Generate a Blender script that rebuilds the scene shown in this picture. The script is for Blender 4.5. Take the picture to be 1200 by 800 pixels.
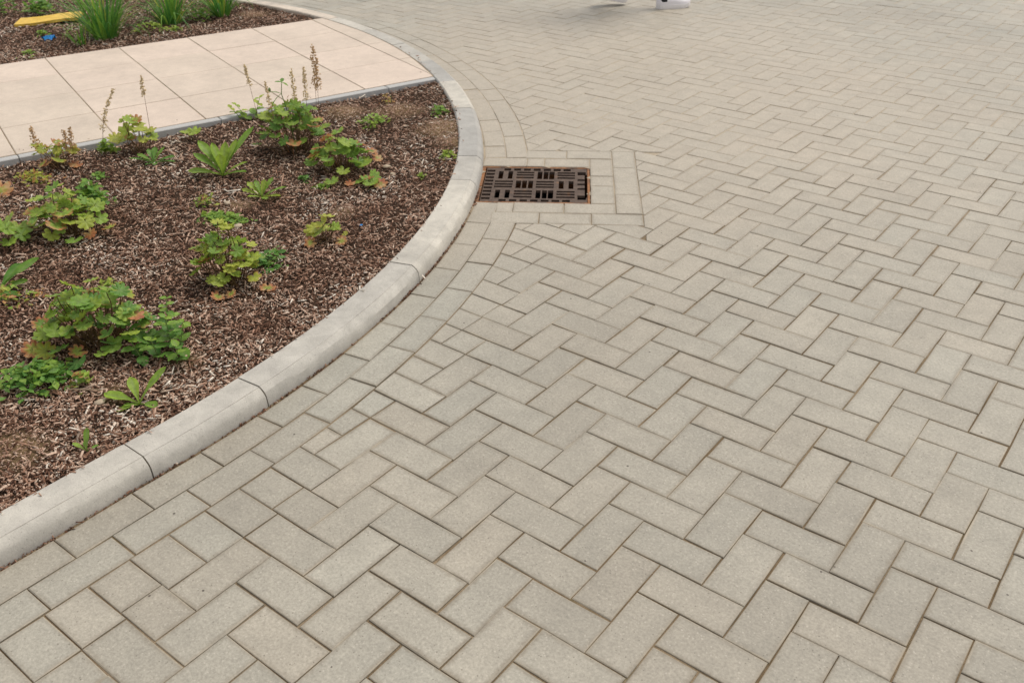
import bpy, math, random
import numpy as np
from mathutils import Vector, Matrix, noise

for o in list(bpy.data.objects):
    bpy.data.objects.remove(o, do_unlink=True)
scene = bpy.context.scene
COL = scene.collection
rnd = random.Random(7)
nrs = np.random.RandomState(11)

# ------------------------------------------------------------------ camera
CAM = Vector((0.955178, -1.146066, 1.475399))
RIGHT = Vector((0.789083, 0.614196, -0.010560))
DOWN = Vector((0.314382, -0.418548, -0.852046))
FWD = Vector((-0.527743, 0.669015, -0.523361))
cam_data = bpy.data.cameras.new('camera')
cam = bpy.data.objects.new('camera', cam_data)
COL.objects.link(cam)
m = Matrix.Identity(4)
for r in range(3):
    m[r][0] = RIGHT[r]; m[r][1] = -DOWN[r]; m[r][2] = -FWD[r]; m[r][3] = CAM[r]
cam.matrix_world = m
cam_data.sensor_width = 36.0
cam_data.lens = 1080.22 / 1200 * 36
cam_data.clip_start = 0.05
cam_data.clip_end = 500
cam_data.dof.use_dof = True
cam_data.dof.focus_distance = 2.3
cam_data.dof.aperture_fstop = 9.0
scene.camera = cam

# ------------------------------------------------------------------ world, sun, exposure
SUN_EL, SUN_AZ = math.radians(62), math.radians(12)      # azimuth measured from +Y towards +X
world = bpy.data.worlds.new('World')
scene.world = world
world.use_nodes = True
wt = world.node_tree
wt.nodes.clear()
wo = wt.nodes.new('ShaderNodeOutputWorld')
wb = wt.nodes.new('ShaderNodeBackground')
ws = wt.nodes.new('ShaderNodeTexSky')
ws.sky_type = 'NISHITA'
ws.sun_disc = False
ws.sun_elevation = SUN_EL
ws.sun_rotation = SUN_AZ
ws.air_density = 1.0
ws.dust_density = 1.5
ws.ozone_density = 1.0
wh = wt.nodes.new('ShaderNodeHueSaturation')           # overcast: a nearly white sky
wh.inputs['Saturation'].default_value = 0.16
wt.links.new(ws.outputs[0], wh.inputs['Color'])
wt.links.new(wh.outputs[0], wb.inputs['Color'])
wb.inputs['Strength'].default_value = 0.14
wt.links.new(wb.outputs[0], wo.inputs['Surface'])

sd = bpy.data.lights.new('sun', 'SUN')
sd.energy = 1.5
sd.angle = math.radians(30)
sd.color = (1.0, 0.93, 0.82)
sun = bpy.data.objects.new('sun', sd)
COL.objects.link(sun)
to_sun = Vector((math.sin(SUN_AZ) * math.cos(SUN_EL), math.cos(SUN_AZ) * math.cos(SUN_EL), math.sin(SUN_EL)))
sun.rotation_euler = to_sun.to_track_quat('Z', 'Y').to_euler()

vs = scene.view_settings
vs.view_transform = 'Standard'
vs.look = 'None'
vs.exposure = 0.33
vs.gamma = 1.0
vs.use_curve_mapping = False
scene.render.engine = 'CYCLES'
scene.render.resolution_x = 1024
scene.render.resolution_y = 682


# ------------------------------------------------------------------ node helpers
class NT:
    def __init__(self, name):
        self.mat = bpy.data.materials.new(name)
        self.mat.use_nodes = True
        self.t = self.mat.node_tree
        self.t.nodes.clear()
        self.out = self.t.nodes.new('ShaderNodeOutputMaterial')
        self.b = self.t.nodes.new('ShaderNodeBsdfPrincipled')
        self.t.links.new(self.b.outputs[0], self.out.inputs['Surface'])

    def link(self, a, b):
        self.t.links.new(a, b)

    def val(self, sock, v):
        if hasattr(v, 'default_value') or hasattr(v, 'is_linked'):
            self.link(v, sock)
        else:
            sock.default_value = v

    def attr(self, name, kind='GEOMETRY'):
        n = self.t.nodes.new('ShaderNodeAttribute')
        n.attribute_name = name
        n.attribute_type = kind
        return n

    def coord(self, which='Object'):
        n = self.t.nodes.new('ShaderNodeTexCoord')
        return n.outputs[which]

    def pos(self):
        return self.t.nodes.new('ShaderNodeNewGeometry').outputs['Position']

    def math(self, op, a, b=None, c=None, clamp=False):
        n = self.t.nodes.new('ShaderNodeMath')
        n.operation = op
        n.use_clamp = clamp
        self.val(n.inputs[0], a)
        if b is not None: self.val(n.inputs[1], b)
        if c is not None: self.val(n.inputs[2], c)
        return n.outputs[0]

    def vmath(self, op, a, b=None):
        n = self.t.nodes.new('ShaderNodeVectorMath')
        n.operation = op
        self.val(n.inputs[0], a)
        if b is not None: self.val(n.inputs[1], b)
        return n.outputs[0]

    def vlen(self, a):
        n = self.t.nodes.new('ShaderNodeVectorMath')
        n.operation = 'LENGTH'
        self.val(n.inputs[0], a)
        return n.outputs['Value']

    def noise(self, vec, scale, detail=3, rough=0.55, dist=0.0):
        n = self.t.nodes.new('ShaderNodeTexNoise')
        self.link(vec, n.inputs['Vector'])
        n.inputs['Scale'].default_value = scale
        n.inputs['Detail'].default_value = detail
        n.inputs['Roughness'].default_value = rough
        n.inputs['Distortion'].default_value = dist
        return n.outputs['Fac']

    def voronoi(self, vec, scale, feature='F1', out='Distance', rand=1.0):
        n = self.t.nodes.new('ShaderNodeTexVoronoi')
        n.feature = feature
        self.link(vec, n.inputs['Vector'])
        n.inputs['Scale'].default_value = scale
        n.inputs['Randomness'].default_value = rand
        return n.outputs[out]

    def ramp(self, fac, stops, interp='LINEAR'):
        n = self.t.nodes.new('ShaderNodeValToRGB')
        n.color_ramp.interpolation = interp
        e = n.color_ramp.elements
        while len(e) > len(stops): e.remove(e[-1])
        while len(e) < len(stops): e.new(0.5)
        for el, (p, c) in zip(e, stops):
            el.position = p
            el.color = (c, c, c, 1) if not isinstance(c, tuple) else (c[0], c[1], c[2], 1)
        self.link(fac, n.inputs[0])
        return n.outputs[0]

    def mix(self, fac, a, b, blend='MIX'):
        n = self.t.nodes.new('ShaderNodeMix')
        n.data_type = 'RGBA'
        n.blend_type = blend
        self.val(n.inputs[0], fac)
        for s, v in ((n.inputs[6], a), (n.inputs[7], b)):
            if isinstance(v, tuple): s.default_value = (v[0], v[1], v[2], 1)
            elif isinstance(v, (int, float)): s.default_value = (v, v, v, 1)
            else: self.link(v, s)
        return n.outputs[2]

    def maprange(self, v, a, b, c=0.0, d=1.0, smooth=False):
        n = self.t.nodes.new('ShaderNodeMapRange')
        n.interpolation_type = 'SMOOTHSTEP' if smooth else 'LINEAR'
        self.val(n.inputs[0], v)
        n.inputs[1].default_value = a; n.inputs[2].default_value = b
        n.inputs[3].default_value = c; n.inputs[4].default_value = d
        return n.outputs[0]

    def bump(self, height, strength=0.3, dist=0.002, normal=None):
        n = self.t.nodes.new('ShaderNodeBump')
        n.inputs['Strength'].default_value = strength
        n.inputs['Distance'].default_value = dist
        self.link(height, n.inputs['Height'])
        if normal is not None: self.link(normal, n.inputs['Normal'])
        return n.outputs[0]

    def finish(self, color=None, rough=0.8, normal=None, spec=0.35):
        if color is not None:
            if isinstance(color, tuple): self.b.inputs['Base Color'].default_value = (*color, 1)
            else: self.link(color, self.b.inputs['Base Color'])
        self.val(self.b.inputs['Roughness'], rough)
        self.b.inputs['Specular IOR Level'].default_value = spec
        if normal is not None: self.link(normal, self.b.inputs['Normal'])
        return self.mat


def block_material():
    n = NT('paver_concrete')
    p = n.pos()
    tone = n.math('ADD', n.attr('tone').outputs['Fac'], n.attr('tone', 'OBJECT').outputs['Fac'])
    hue = n.math('ADD', n.attr('hue').outputs['Fac'], n.attr('hue', 'OBJECT').outputs['Fac'])
    # every block reads its own patch of the noise
    seed = n.vmath('SCALE', n.attr('lc').outputs['Vector'])
    off = n.t.nodes.new('ShaderNodeCombineXYZ')
    n.link(n.math('MULTIPLY', tone, 37.0), off.inputs[0])
    n.link(n.math('MULTIPLY', hue, 53.0), off.inputs[1])
    v = n.vmath('ADD', p, off.outputs[0])
    hue2 = n.math('ADD', hue, n.math('MULTIPLY', n.math('SUBTRACT', n.noise(p, 0.8, 3), 0.5), 1.2), clamp=True)
    warm = n.mix(hue2, (0.364, 0.322, 0.256), (0.342, 0.321, 0.266))
    c = n.mix(1.0, warm, n.maprange(tone, 0, 1, 0.91, 1.07), 'MULTIPLY')
    # broad traffic and weather stains that run across the blocks
    big = n.noise(p, 0.55, 4, 0.6)
    c = n.mix(1.0, c, n.maprange(big, 0.3, 0.7, 0.88, 1.10), 'MULTIPLY')
    c = n.mix(1.0, c, n.maprange(n.noise(p, 2.2, 6, 0.68, 0.8), 0.3, 0.7, 0.91, 1.07), 'MULTIPLY')
    dust_and_light = n.maprange(n.math('ADD', n.vlen(n.vmath('SUBTRACT', p, (-1.7, 3.3, 0.0))), n.math('MULTIPLY', n.math('SUBTRACT', n.noise(p, 1.1, 5, 0.65), 0.5), 3.4)), 0.7, 3.0, 0.55, 0.0, True)  # pale sand tint that also paints the brighter far light into the colour
    c = n.mix(dust_and_light, c, (0.475, 0.400, 0.310))
    mid = n.noise(v, 14, 4, 0.62)
    c = n.mix(1.0, c, n.maprange(mid, 0.25, 0.75, 0.89, 1.09), 'MULTIPLY')
    fine = n.noise(v, 160, 3, 0.7)
    c = n.mix(1.0, c, n.maprange(fine, 0.3, 0.7, 0.80, 1.19), 'MULTIPLY')
    c = n.mix(1.0, c, n.maprange(n.noise(v, 75, 3, 0.6), 0.3, 0.7, 0.94, 1.06), 'MULTIPLY')
    # pale aggregate grains and dark pits
    vor = n.t.nodes.new('ShaderNodeTexVoronoi')
    n.link(v, vor.inputs['Vector'])
    vor.inputs['Scale'].default_value = 210
    pick = n.t.nodes.new('ShaderNodeSeparateColor')
    n.link(vor.outputs['Color'], pick.inputs[0])
    grain = n.math('MULTIPLY', n.math('LESS_THAN', vor.outputs['Distance'], 0.42), n.math('GREATER_THAN', pick.outputs[0], 0.93))
    pit = n.math('MULTIPLY', n.math('LESS_THAN', vor.outputs['Distance'], 0.36), n.math('LESS_THAN', pick.outputs[0], 0.022))
    c = n.mix(n.math('MULTIPLY', grain, 0.36), c, (0.58, 0.52, 0.43))
    c = n.mix(n.math('MULTIPLY', pit, 0.55), c, (0.10, 0.08, 0.06))
    vor2 = n.t.nodes.new('ShaderNodeTexVoronoi')
    n.link(v, vor2.inputs['Vector'])
    vor2.inputs['Scale'].default_value = 28
    pk2 = n.t.nodes.new('ShaderNodeSeparateColor')
    n.link(vor2.outputs['Color'], pk2.inputs[0])
    spot = n.math('MULTIPLY', n.math('LESS_THAN', vor2.outputs['Distance'], 0.085), n.math('LESS_THAN', pk2.outputs[1], 0.05))
    c = n.mix(n.math('MULTIPLY', spot, 0.85), c, (0.05, 0.035, 0.025))
    scuff = n.math('MULTIPLY', n.math('GREATER_THAN', n.noise(p, 26, 5, 0.75), 0.72), 0.28)
    c = n.mix(scuff, c, (0.52, 0.46, 0.37))
    # grime worked in from the joints: ragged margin of the block
    sep = n.t.nodes.new('ShaderNodeSeparateXYZ')
    n.link(n.vmath('SUBTRACT', n.attr('hs').outputs['Vector'], n.vmath('ABSOLUTE', n.attr('lc').outputs['Vector'])), sep.inputs[0])
    dd = n.math('MINIMUM', sep.outputs[0], sep.outputs[1])
    dd0 = dd
    rag = n.math('MULTIPLY', n.math('SUBTRACT', n.noise(p, 60, 4, 0.7), 0.5), 0.022)
    dd = n.math('ADD', dd, rag)
    sp = n.t.nodes.new('ShaderNodeSeparateXYZ')
    n.link(p, sp.inputs[0])
    back = n.maprange(n.math('SUBTRACT', sp.outputs[1], sp.outputs[0]), 1.9, 4.2, 1.0, 0.3)
    amount = n.math('MULTIPLY', n.maprange(n.noise(p, 1.6, 3), 0.35, 0.65, 0.15, 0.60), back)
    grime = n.math('MULTIPLY', n.maprange(dd, 0.0, 0.014, 1.0, 0.0, True), amount)
    c = n.mix(grime, c, (0.175, 0.138, 0.092))
    # pale sand left lying on the arris
    lip = n.math('MULTIPLY', n.maprange(dd0, 0.0, 0.0045, 1.0, 0.0, True), n.maprange(n.noise(p, 9, 4, 0.65), 0.42, 0.62, 0.0, 0.6))
    c = n.mix(lip, c, (0.46, 0.385, 0.28))
    h = n.math('ADD', n.math('MULTIPLY', fine, 0.6), n.math('MULTIPLY', n.noise(v, 420, 2, 0.6), 0.5))
    nm = n.bump(h, 0.55, 0.0012)
    return n.finish(c, 0.62, nm, 0.5)


def sand_material():
    n = NT('joint_sand')
    p = n.pos()
    a = n.noise(p, 3.2, 4, 0.65)
    c = n.mix(n.maprange(a, 0.42, 0.62), (0.150, 0.104, 0.058), (0.29, 0.220, 0.142))
    c = n.mix(n.math('MULTIPLY', n.attr('fill').outputs['Fac'], 0.97), c, (0.47, 0.395, 0.300))
    gr = n.noise(p, 380, 3, 0.7)
    c = n.mix(1.0, c, n.maprange(gr, 0.25, 0.75, 0.55, 1.45), 'MULTIPLY')
    moss = n.math('MULTIPLY', n.maprange(n.noise(p, 7, 4, 0.6), 0.56, 0.68), 0.35)
    c = n.mix(moss, c, (0.06, 0.065, 0.025))
    return n.finish(c, 0.95, n.bump(gr, 0.8, 0.002), 0.15)


def kerb_material():
    n = NT('kerb_concrete')
    p = n.pos()
    tone = n.attr('tone', 'OBJECT').outputs['Fac']
    c = n.mix(tone, (0.41, 0.392, 0.362), (0.62, 0.572, 0.488))
    c = n.mix(n.attr('cream', 'OBJECT').outputs['Fac'], c, (0.66, 0.555, 0.45))
    st = n.noise(p, 9, 5, 0.65, 0.6)
    c = n.mix(1.0, c, n.maprange(st, 0.25, 0.75, 0.80, 1.10), 'MULTIPLY')
    c = n.mix(n.math('MULTIPLY', n.maprange(n.noise(p, 4.0, 6, 0.72, 0.5), 0.47, 0.66), 0.45), c, (0.30, 0.28, 0.25))
    fine = n.noise(p, 240, 3, 0.7)
    c = n.mix(1.0, c, n.maprange(fine, 0.25, 0.75, 0.88, 1.10), 'MULTIPLY')
    # blotchy grey dirt film
    film = n.maprange(n.noise(p, 17, 6, 0.72, 0.4), 0.46, 0.66)
    c = n.mix(n.math('MULTIPLY', film, 0.26), c, (0.255, 0.235, 0.205))
    spk = n.math('LESS_THAN', n.voronoi(p, 95), 0.13)
    c = n.mix(n.math('MULTIPLY', spk, 0.4), c, (0.13, 0.11, 0.09))
    return n.finish(c, 0.78, n.bump(n.math('ADD', fine, n.math('MULTIPLY', st, 1.5)), 0.5, 0.0015), 0.35)


def slab_material():
    n = NT('flag_concrete')
    p = n.pos()
    tone = n.attr('tone', 'OBJECT').outputs['Fac']
    c = n.mix(tone, (0.59, 0.495, 0.400), (0.655, 0.535, 0.440))
    st = n.noise(p, 3.5, 4, 0.6)
    c = n.mix(1.0, c, n.maprange(st, 0.3, 0.7, 0.90, 1.06), 'MULTIPLY')
    c = n.mix(1.0, c, n.maprange(n.noise(p, 22, 5, 0.7), 0.3, 0.7, 0.93, 1.05), 'MULTIPLY')
    fine = n.noise(p, 190, 3, 0.7)
    c = n.mix(1.0, c, n.maprange(fine, 0.25, 0.75, 0.88, 1.09), 'MULTIPLY')
    return n.finish(c, 0.8, n.bump(fine, 0.25, 0.001), 0.35)


def soil_material():
    n = NT('bed_soil')
    p = n.pos()
    sandy = n.attr('sandy').outputs['Fac']
    gr = n.noise(p, 90, 5, 0.75)
    c = n.mix(n.maprange(gr, 0.3, 0.7), (0.030, 0.018, 0.012), (0.085, 0.052, 0.034))
    c2 = n.mix(n.maprange(gr, 0.3, 0.7), (0.14, 0.085, 0.042), (0.34, 0.235, 0.130))
    c = n.mix(sandy, c, c2)
    return n.finish(c, 0.95, n.bump(gr, 1.0, 0.01), 0.1)


def chip_material():
    n = NT('bark_chip')
    t = n.attr('tone').outputs['Fac']
    p = n.pos()
    c = n.ramp(t, [(0.0, (0.052, 0.023, 0.013)), (0.18, (0.165, 0.080, 0.047)), (0.40, (0.355, 0.203, 0.135)),
                   (0.68, (0.57, 0.390, 0.285)), (0.97, (0.68, 0.54, 0.42)), (1.0, (0.78, 0.69, 0.58))])
    f = n.noise(p, 300, 3, 0.7)
    c = n.mix(1.0, c, n.maprange(f, 0.25, 0.75, 0.65, 1.3), 'MULTIPLY')
    return n.finish(c, 0.85, n.bump(f, 0.5, 0.001), 0.25)


def leaf_material():
    n = NT('leaf_green')
    p = n.coord('Object')
    tone = n.math('ADD', n.attr('tone').outputs['Fac'], n.attr('tone', 'OBJECT').outputs['Fac'])
    aut = n.math('ADD', n.attr('autumn').outputs['Fac'], n.attr('autumn', 'OBJECT').outputs['Fac'])
    rim = n.attr('rim').outputs['Fac']
    c = n.ramp(tone, [(0.0, (0.052, 0.190, 0.045)), (0.35, (0.150, 0.325, 0.048)), (0.65, (0.320, 0.470, 0.055)), (1.0, (0.570, 0.560, 0.080))])
    vein = n.attr('vein').outputs['Fac']
    c = n.mix(n.math('MULTIPLY', vein, 0.45), c, (0.27, 0.33, 0.13))
    c = n.mix(n.attr('pet').outputs['Fac'], c, (0.21, 0.095, 0.05))
    nz = n.noise(p, 55, 4, 0.65)
    c = n.mix(1.0, c, n.maprange(nz, 0.25, 0.75, 0.62, 1.28), 'MULTIPLY')
    a = n.math('MULTIPLY', n.maprange(n.math('ADD', n.math('ADD', rim, n.math('MULTIPLY', n.math('SUBTRACT', nz, 0.5), 1.1)), n.math('MULTIPLY', aut, 1.35)), 0.95, 1.5, 0.0, 1.0, True), n.math('MINIMUM', n.math('MULTIPLY', aut, 2.5), 1.0))
    ac = n.ramp(n.noise(p, 30, 3, 0.6), [(0.3, (0.42, 0.12, 0.07)), (0.5, (0.56, 0.25, 0.10)), (0.7, (0.56, 0.42, 0.20))])
    c = n.mix(a, c, ac)
    n.finish(c, 0.5, n.bump(nz, 0.25, 0.002), 0.35)
    tr = n.t.nodes.new('ShaderNodeBsdfTranslucent')
    n.link(c, tr.inputs['Color'])
    ms = n.t.nodes.new('ShaderNodeMixShader')
    ms.inputs[0].default_value = 0.38
    n.link(n.b.outputs[0], ms.inputs[1])
    n.link(tr.outputs[0], ms.inputs[2])
    n.link(ms.outputs[0], n.out.inputs['Surface'])
    return n.mat


def plain(name, color, rough=0.7, nscale=60, amt=0.2, spec=0.35, bump=0.3, metallic=0.0):
    n = NT(name)
    p = n.coord('Object')
    f = n.noise(p, nscale, 4, 0.65)
    c = n.mix(1.0, color, n.maprange(f, 0.25, 0.75, 1 - amt, 1 + amt), 'MULTIPLY')
    n.b.inputs['Metallic'].default_value = metallic
    return n.finish(c, rough, n.bump(f, bump, 0.001), spec)


def iron_material(rusty):
    n = NT('cast_iron_rust' if rusty else 'cast_iron')
    p = n.pos()
    f = n.noise(p, 45, 5, 0.7)
    g = n.noise(p, 13, 4, 0.6)
    base = n.mix(n.maprange(f, 0.3, 0.7), (0.060, 0.038, 0.028), (0.135, 0.090, 0.064))
    rust = n.mix(n.maprange(f, 0.3, 0.7), (0.19, 0.070, 0.022), (0.36, 0.165, 0.065))
    lo, hi = (0.32, 0.56) if rusty else (0.60, 0.80)
    c = n.mix(n.maprange(g, lo, hi), base, rust)
    return n.finish(c, 0.8, n.bump(f, 0.6, 0.002), 0.4)


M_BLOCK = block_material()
M_SAND = sand_material()
M_KERB = kerb_material()
M_SLAB = slab_material()
M_SOIL = soil_material()
M_CHIP = chip_material()
M_LEAF = leaf_material()
M_IRON = iron_material(False)
M_RUST = iron_material(True)
M_STEM_RED = plain('red_stem', (0.16, 0.06, 0.035), 0.6)
M_STEM_GREEN = plain('green_stem', (0.15, 0.22, 0.06), 0.6)
M_SEED = plain('dry_seed_head', (0.50, 0.32, 0.16), 0.8, 200, 0.4)
M_SEEDPALE = plain('pale_seed_head', (0.68, 0.53, 0.31), 0.8, 200, 0.35)
M_YELLOW = plain('yellow_board_paint', (0.68, 0.44, 0.07), 0.6, 30, 0.25)
M_BLUE = plain('blue_plastic', (0.03, 0.26, 0.62), 0.4, 40, 0.2)
M_STONE = plain('pebble_stone', (0.44, 0.35, 0.25), 0.8, 120, 0.25)
M_DARK = plain('gully_pit', (0.02, 0.017, 0.014), 0.9)
M_EDGE = plain('edging_concrete', (0.44, 0.43, 0.41), 0.8, 150, 0.15)
M_WHITE = plain('shoe_leather', (0.76, 0.72, 0.73), 0.5, 80, 0.06)
M_SOLE = plain('shoe_rubber', (0.74, 0.70, 0.68), 0.6, 80, 0.06)
M_SOCK = plain('black_sock', (0.02, 0.02, 0.022), 0.9)
M_TROUSER = plain('dark_trousers', (0.035, 0.038, 0.048), 0.9, 200, 0.2)
M_SHIRT = plain('grey_sweater', (0.30, 0.30, 0.31), 0.9, 200, 0.15)
M_SKIN = plain('skin', (0.48, 0.28, 0.20), 0.55, 90, 0.06)
M_HAIR = plain('brown_hair', (0.05, 0.03, 0.018), 0.6, 200, 0.3)
M_WOOD = plain('dry_twig', (0.30, 0.22, 0.14), 0.8, 200, 0.3)


# ------------------------------------------------------------------ object helpers
def tag(o, label=None, cat=None, group=None, kind=None):
    if label: o['label'] = label
    if cat: o['category'] = cat
    if group: o['group'] = group
    if kind: o['kind'] = kind
    return o


def mesh_obj(name, verts, faces, mat, parent=None, smooth=False, attrs=None):
    me = bpy.data.meshes.new(name)
    me.from_pydata([tuple(v) for v in verts], [], faces)
    for k, (domain, typ, data) in (attrs or {}).items():
        a = me.attributes.new(k, typ, domain)
        if typ == 'FLOAT': a.data.foreach_set('value', np.asarray(data, dtype=np.float32))
        else: a.data.foreach_set('vector', np.asarray(data, dtype=np.float32).ravel())
    me.materials.append(mat)
    if smooth: me.polygons.foreach_set('use_smooth', [True] * len(me.polygons))
    me.update()
    o = bpy.data.objects.new(name, me)
    COL.objects.link(o)
    if parent: o.parent = parent
    return o


def empty(name, loc, rz=0.0):
    o = bpy.data.objects.new(name, None)
    o.empty_display_size = 0.05
    COL.objects.link(o)
    o.location = loc
    o.rotation_euler = (0, 0, rz)
    return o


# ------------------------------------------------------------------ kerb line (foot of the kerb face, metres)
X0, Y0 = -0.8484, -0.2346
C1, R1 = np.array((-4.2606, -0.2346)), 3.4122
A1 = math.radians(39.35)
P1 = C1 + R1 * np.array((math.cos(A1), math.sin(A1)))
R2 = 4.06
C2 = P1 - R2 * np.array((math.cos(A1), math.sin(A1)))
S_STRAIGHT = 3.0                       # length of the straight run before the curve
S1 = S_STRAIGHT + R1 * A1


def kp(s, off=0.0):
    """point at arclength s, offset outwards (towards the carriageway)"""
    if s < S_STRAIGHT:
        return np.array((X0 + off, Y0 - (S_STRAIGHT - s)))
    if s < S1:
        a = (s - S_STRAIGHT) / R1
        return C1 + (R1 + off) * np.array((math.cos(a), math.sin(a)))
    a = A1 + (s - S1) / R2
    return C2 + (R2 + off) * np.array((math.cos(a), math.sin(a)))


def ks(x, y):
    """arclength of the closest point and signed distance outwards"""
    if y < Y0 and x > C1[0]:
        return S_STRAIGHT + (y - Y0), x - X0
    d = np.array((x, y)) - C1
    a = math.atan2(d[1], d[0])
    if 0 <= a < A1:
        return S_STRAIGHT + a * R1, math.hypot(*d) - R1
    d = np.array((x, y)) - C2
    a = math.atan2(d[1], d[0])
    if a < -math.pi / 2: a += 2 * math.pi
    return S1 + (a - A1) * R2, math.hypot(*d) - R2


def knormal(s):
    if s < S_STRAIGHT: return np.array((1.0, 0.0))
    a = (s - S_STRAIGHT) / R1 if s < S1 else A1 + (s - S1) / R2
    return np.array((math.cos(a), math.sin(a)))


# ------------------------------------------------------------------ ground
def big_ground():
    gx, gy = (-90, -1.72, -0.80, 90), (-90, 1.36, 2.28, 90)
    v = [(x, y, -0.03) for y in gy for x in gx]
    f = [(r * 4 + c, r * 4 + c + 1, r * 4 + c + 5, r * 4 + c + 4) for r in range(3) for c in range(3) if (r, c) != (1, 1)]
    o = mesh_obj('ground', v, f, plain('ground_concrete', (0.34, 0.295, 0.235), 0.85, 3, 0.15))
    tag(o, kind='structure')


big_ground()


# ------------------------------------------------------------------ block paving
def clip_poly(poly, p, nrm):
    """keep the part of poly with (q-p).nrm >= 0"""
    out = []
    k = len(poly)
    for i in range(k):
        a, b = poly[i], poly[(i + 1) % k]
        da = (a[0] - p[0]) * nrm[0] + (a[1] - p[1]) * nrm[1]
        db = (b[0] - p[0]) * nrm[0] + (b[1] - p[1]) * nrm[1]
        if da >= 0: out.append(a)
        if (da >= 0) != (db >= 0):
            t = da / (da - db)
            out.append((a[0] + t * (b[0] - a[0]), a[1] + t * (b[1] - a[1])))
    res = []
    for q in out:
        if not res or math.hypot(q[0] - res[-1][0], q[1] - res[-1][1]) > 1e-4: res.append(q)
    if len(res) > 1 and math.hypot(res[0][0] - res[-1][0], res[0][1] - res[-1][1]) < 1e-4: res.pop()
    return res


def area(poly):
    return 0.5 * sum(poly[i][0] * poly[(i + 1) % len(poly)][1] - poly[(i + 1) % len(poly)][0] * poly[i][1] for i in range(len(poly)))


def inset(poly, d):
    k = len(poly)
    out = []
    for i in range(k):
        a, b, c = poly[i - 1], poly[i], poly[(i + 1) % k]
        e1 = np.array((b[0] - a[0], b[1] - a[1])); e2 = np.array((c[0] - b[0], c[1] - b[1]))
        e1 /= max(np.linalg.norm(e1), 1e-6); e2 /= max(np.linalg.norm(e2), 1e-6)
        n1 = np.array((-e1[1], e1[0])); n2 = np.array((-e2[1], e2[0]))
        n = n1 + n2
        n /= max(np.dot(n, n1), 0.35)
        out.append((b[0] + n[0] * d, b[1] + n[1] * d))
    return out


def prism(poly, r, bev=0.0019, depth=0.022, step=0.075, jit=0.0010):
    """paver: flat worn top, small uneven arris, sides. poly CCW, local coordinates. top at z=0"""
    pts = []
    k = len(poly)
    for i in range(k):
        a, b = poly[i], poly[(i + 1) % k]
        L = math.hypot(b[0] - a[0], b[1] - a[1])
        seg = max(1, int(L / step))
        for j in range(seg):
            t = j / seg
            f = jit if j else jit * 0.6
            pts.append((a[0] + (b[0] - a[0]) * t + r.gauss(0, f), a[1] + (b[1] - a[1]) * t + r.gauss(0, f)))
    n = len(pts)
    bb = bev * r.uniform(0.7, 1.3)
    ins = inset(pts, bb)
    v = [(x, y, 0.0) for x, y in ins]
    v += [(x, y, -bb * 0.75) for x, y in pts]
    v += [(x, y, -depth) for x, y in pts]
    f = [tuple(range(n))]
    for i in range(n):
        j = (i + 1) % n
        f.append((i, n + i, n + j, j))
        f.append((n + i, 2 * n + i, 2 * n + j, n + j))
    return v, f


def block_attrs(v, hs, n):
    return {'lc': ('POINT', 'FLOAT_VECTOR', v), 'hs': ('POINT', 'FLOAT_VECTOR', [hs] * n)}


LU = 0.1          # lattice unit: blocks are 2 x 1 units
GAP = 0.0016      # half joint
EDGE_OFF = 0.2025

# gully surround frame (origin at near-left corner of the grating)
GO = np.array((-1.317, 1.510))
GA = math.radians(34.2)
GE1 = np.array((math.cos(GA), math.sin(GA)))
GE2 = np.array((-math.sin(GA), math.cos(GA)))


def gw(x, y):
    return GO + GE1 * x + GE2 * y


def gl(p):
    d = np.array(p) - GO
    return float(d @ GE1), float(d @ GE2)


SX1, SY0, SY1 = 0.668, -0.207, 0.604

bed_v, bed_f = [], []


def bedding():
    nx, ny = 240, 224
    xs = np.linspace(-9.2, 2.6, nx); ys = np.linspace(-2.2, 8.8, ny)
    idx = -np.ones((nx, ny), int)
    v = []; fill = []
    for i, x in enumerate(xs):
        for j, y in enumerate(ys):
            s, d = ks(x, y)
            gx, gy = gl((x, y))
            if d > -0.075:
                idx[i, j] = len(v)
                far = min(1.0, max(0.0, (y - x - 1.8) / 2.4))
                z = -0.0038 + 0.0024 * noise.noise(Vector((x * 2.3, y * 2.3, 0))) + 0.0010 * noise.noise(Vector((x * 17, y * 17, 3))) + 0.0018 * far
                v.append((x, y, min(z, -0.0018)))
                fill.append(min(1.0, max(0.0, far * 1.15 + 0.35 * noise.noise(Vector((x * 1.7, y * 1.7, 8))))))
    f = []
    for i in range(nx - 1):
        for j in range(ny - 1):
            q = (idx[i, j], idx[i + 1, j], idx[i + 1, j + 1], idx[i, j + 1])
            if min(q) < 0: continue
            gx, gy = gl(((xs[i] + xs[i + 1]) / 2, (ys[j] + ys[j + 1]) / 2))
            if -0.02 < gx < 0.475 and -0.02 < gy < 0.415: continue
            f.append(q)
    o = mesh_obj('block_paving', v, f, M_SAND, smooth=True, attrs={'fill': ('POINT', 'FLOAT', fill)})
    return tag(o, kind='structure')


PAVING = bedding()

# list of pieces: (poly in world xy, kind, axis angle)
pieces = []
consumed = set()
jmin, jmax = -18, 86
imin, imax = -90, 23


def x_edge(y):
    """x of the outer line of the border courses at height y (lower part of the curve)"""
    if y < Y0: return X0 + EDGE_OFF
    r = R1 + EDGE_OFF
    return C1[0] + math.sqrt(r * r - (y - C1[1]) ** 2)


def ck(i, j): return (i + j) % 4


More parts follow.
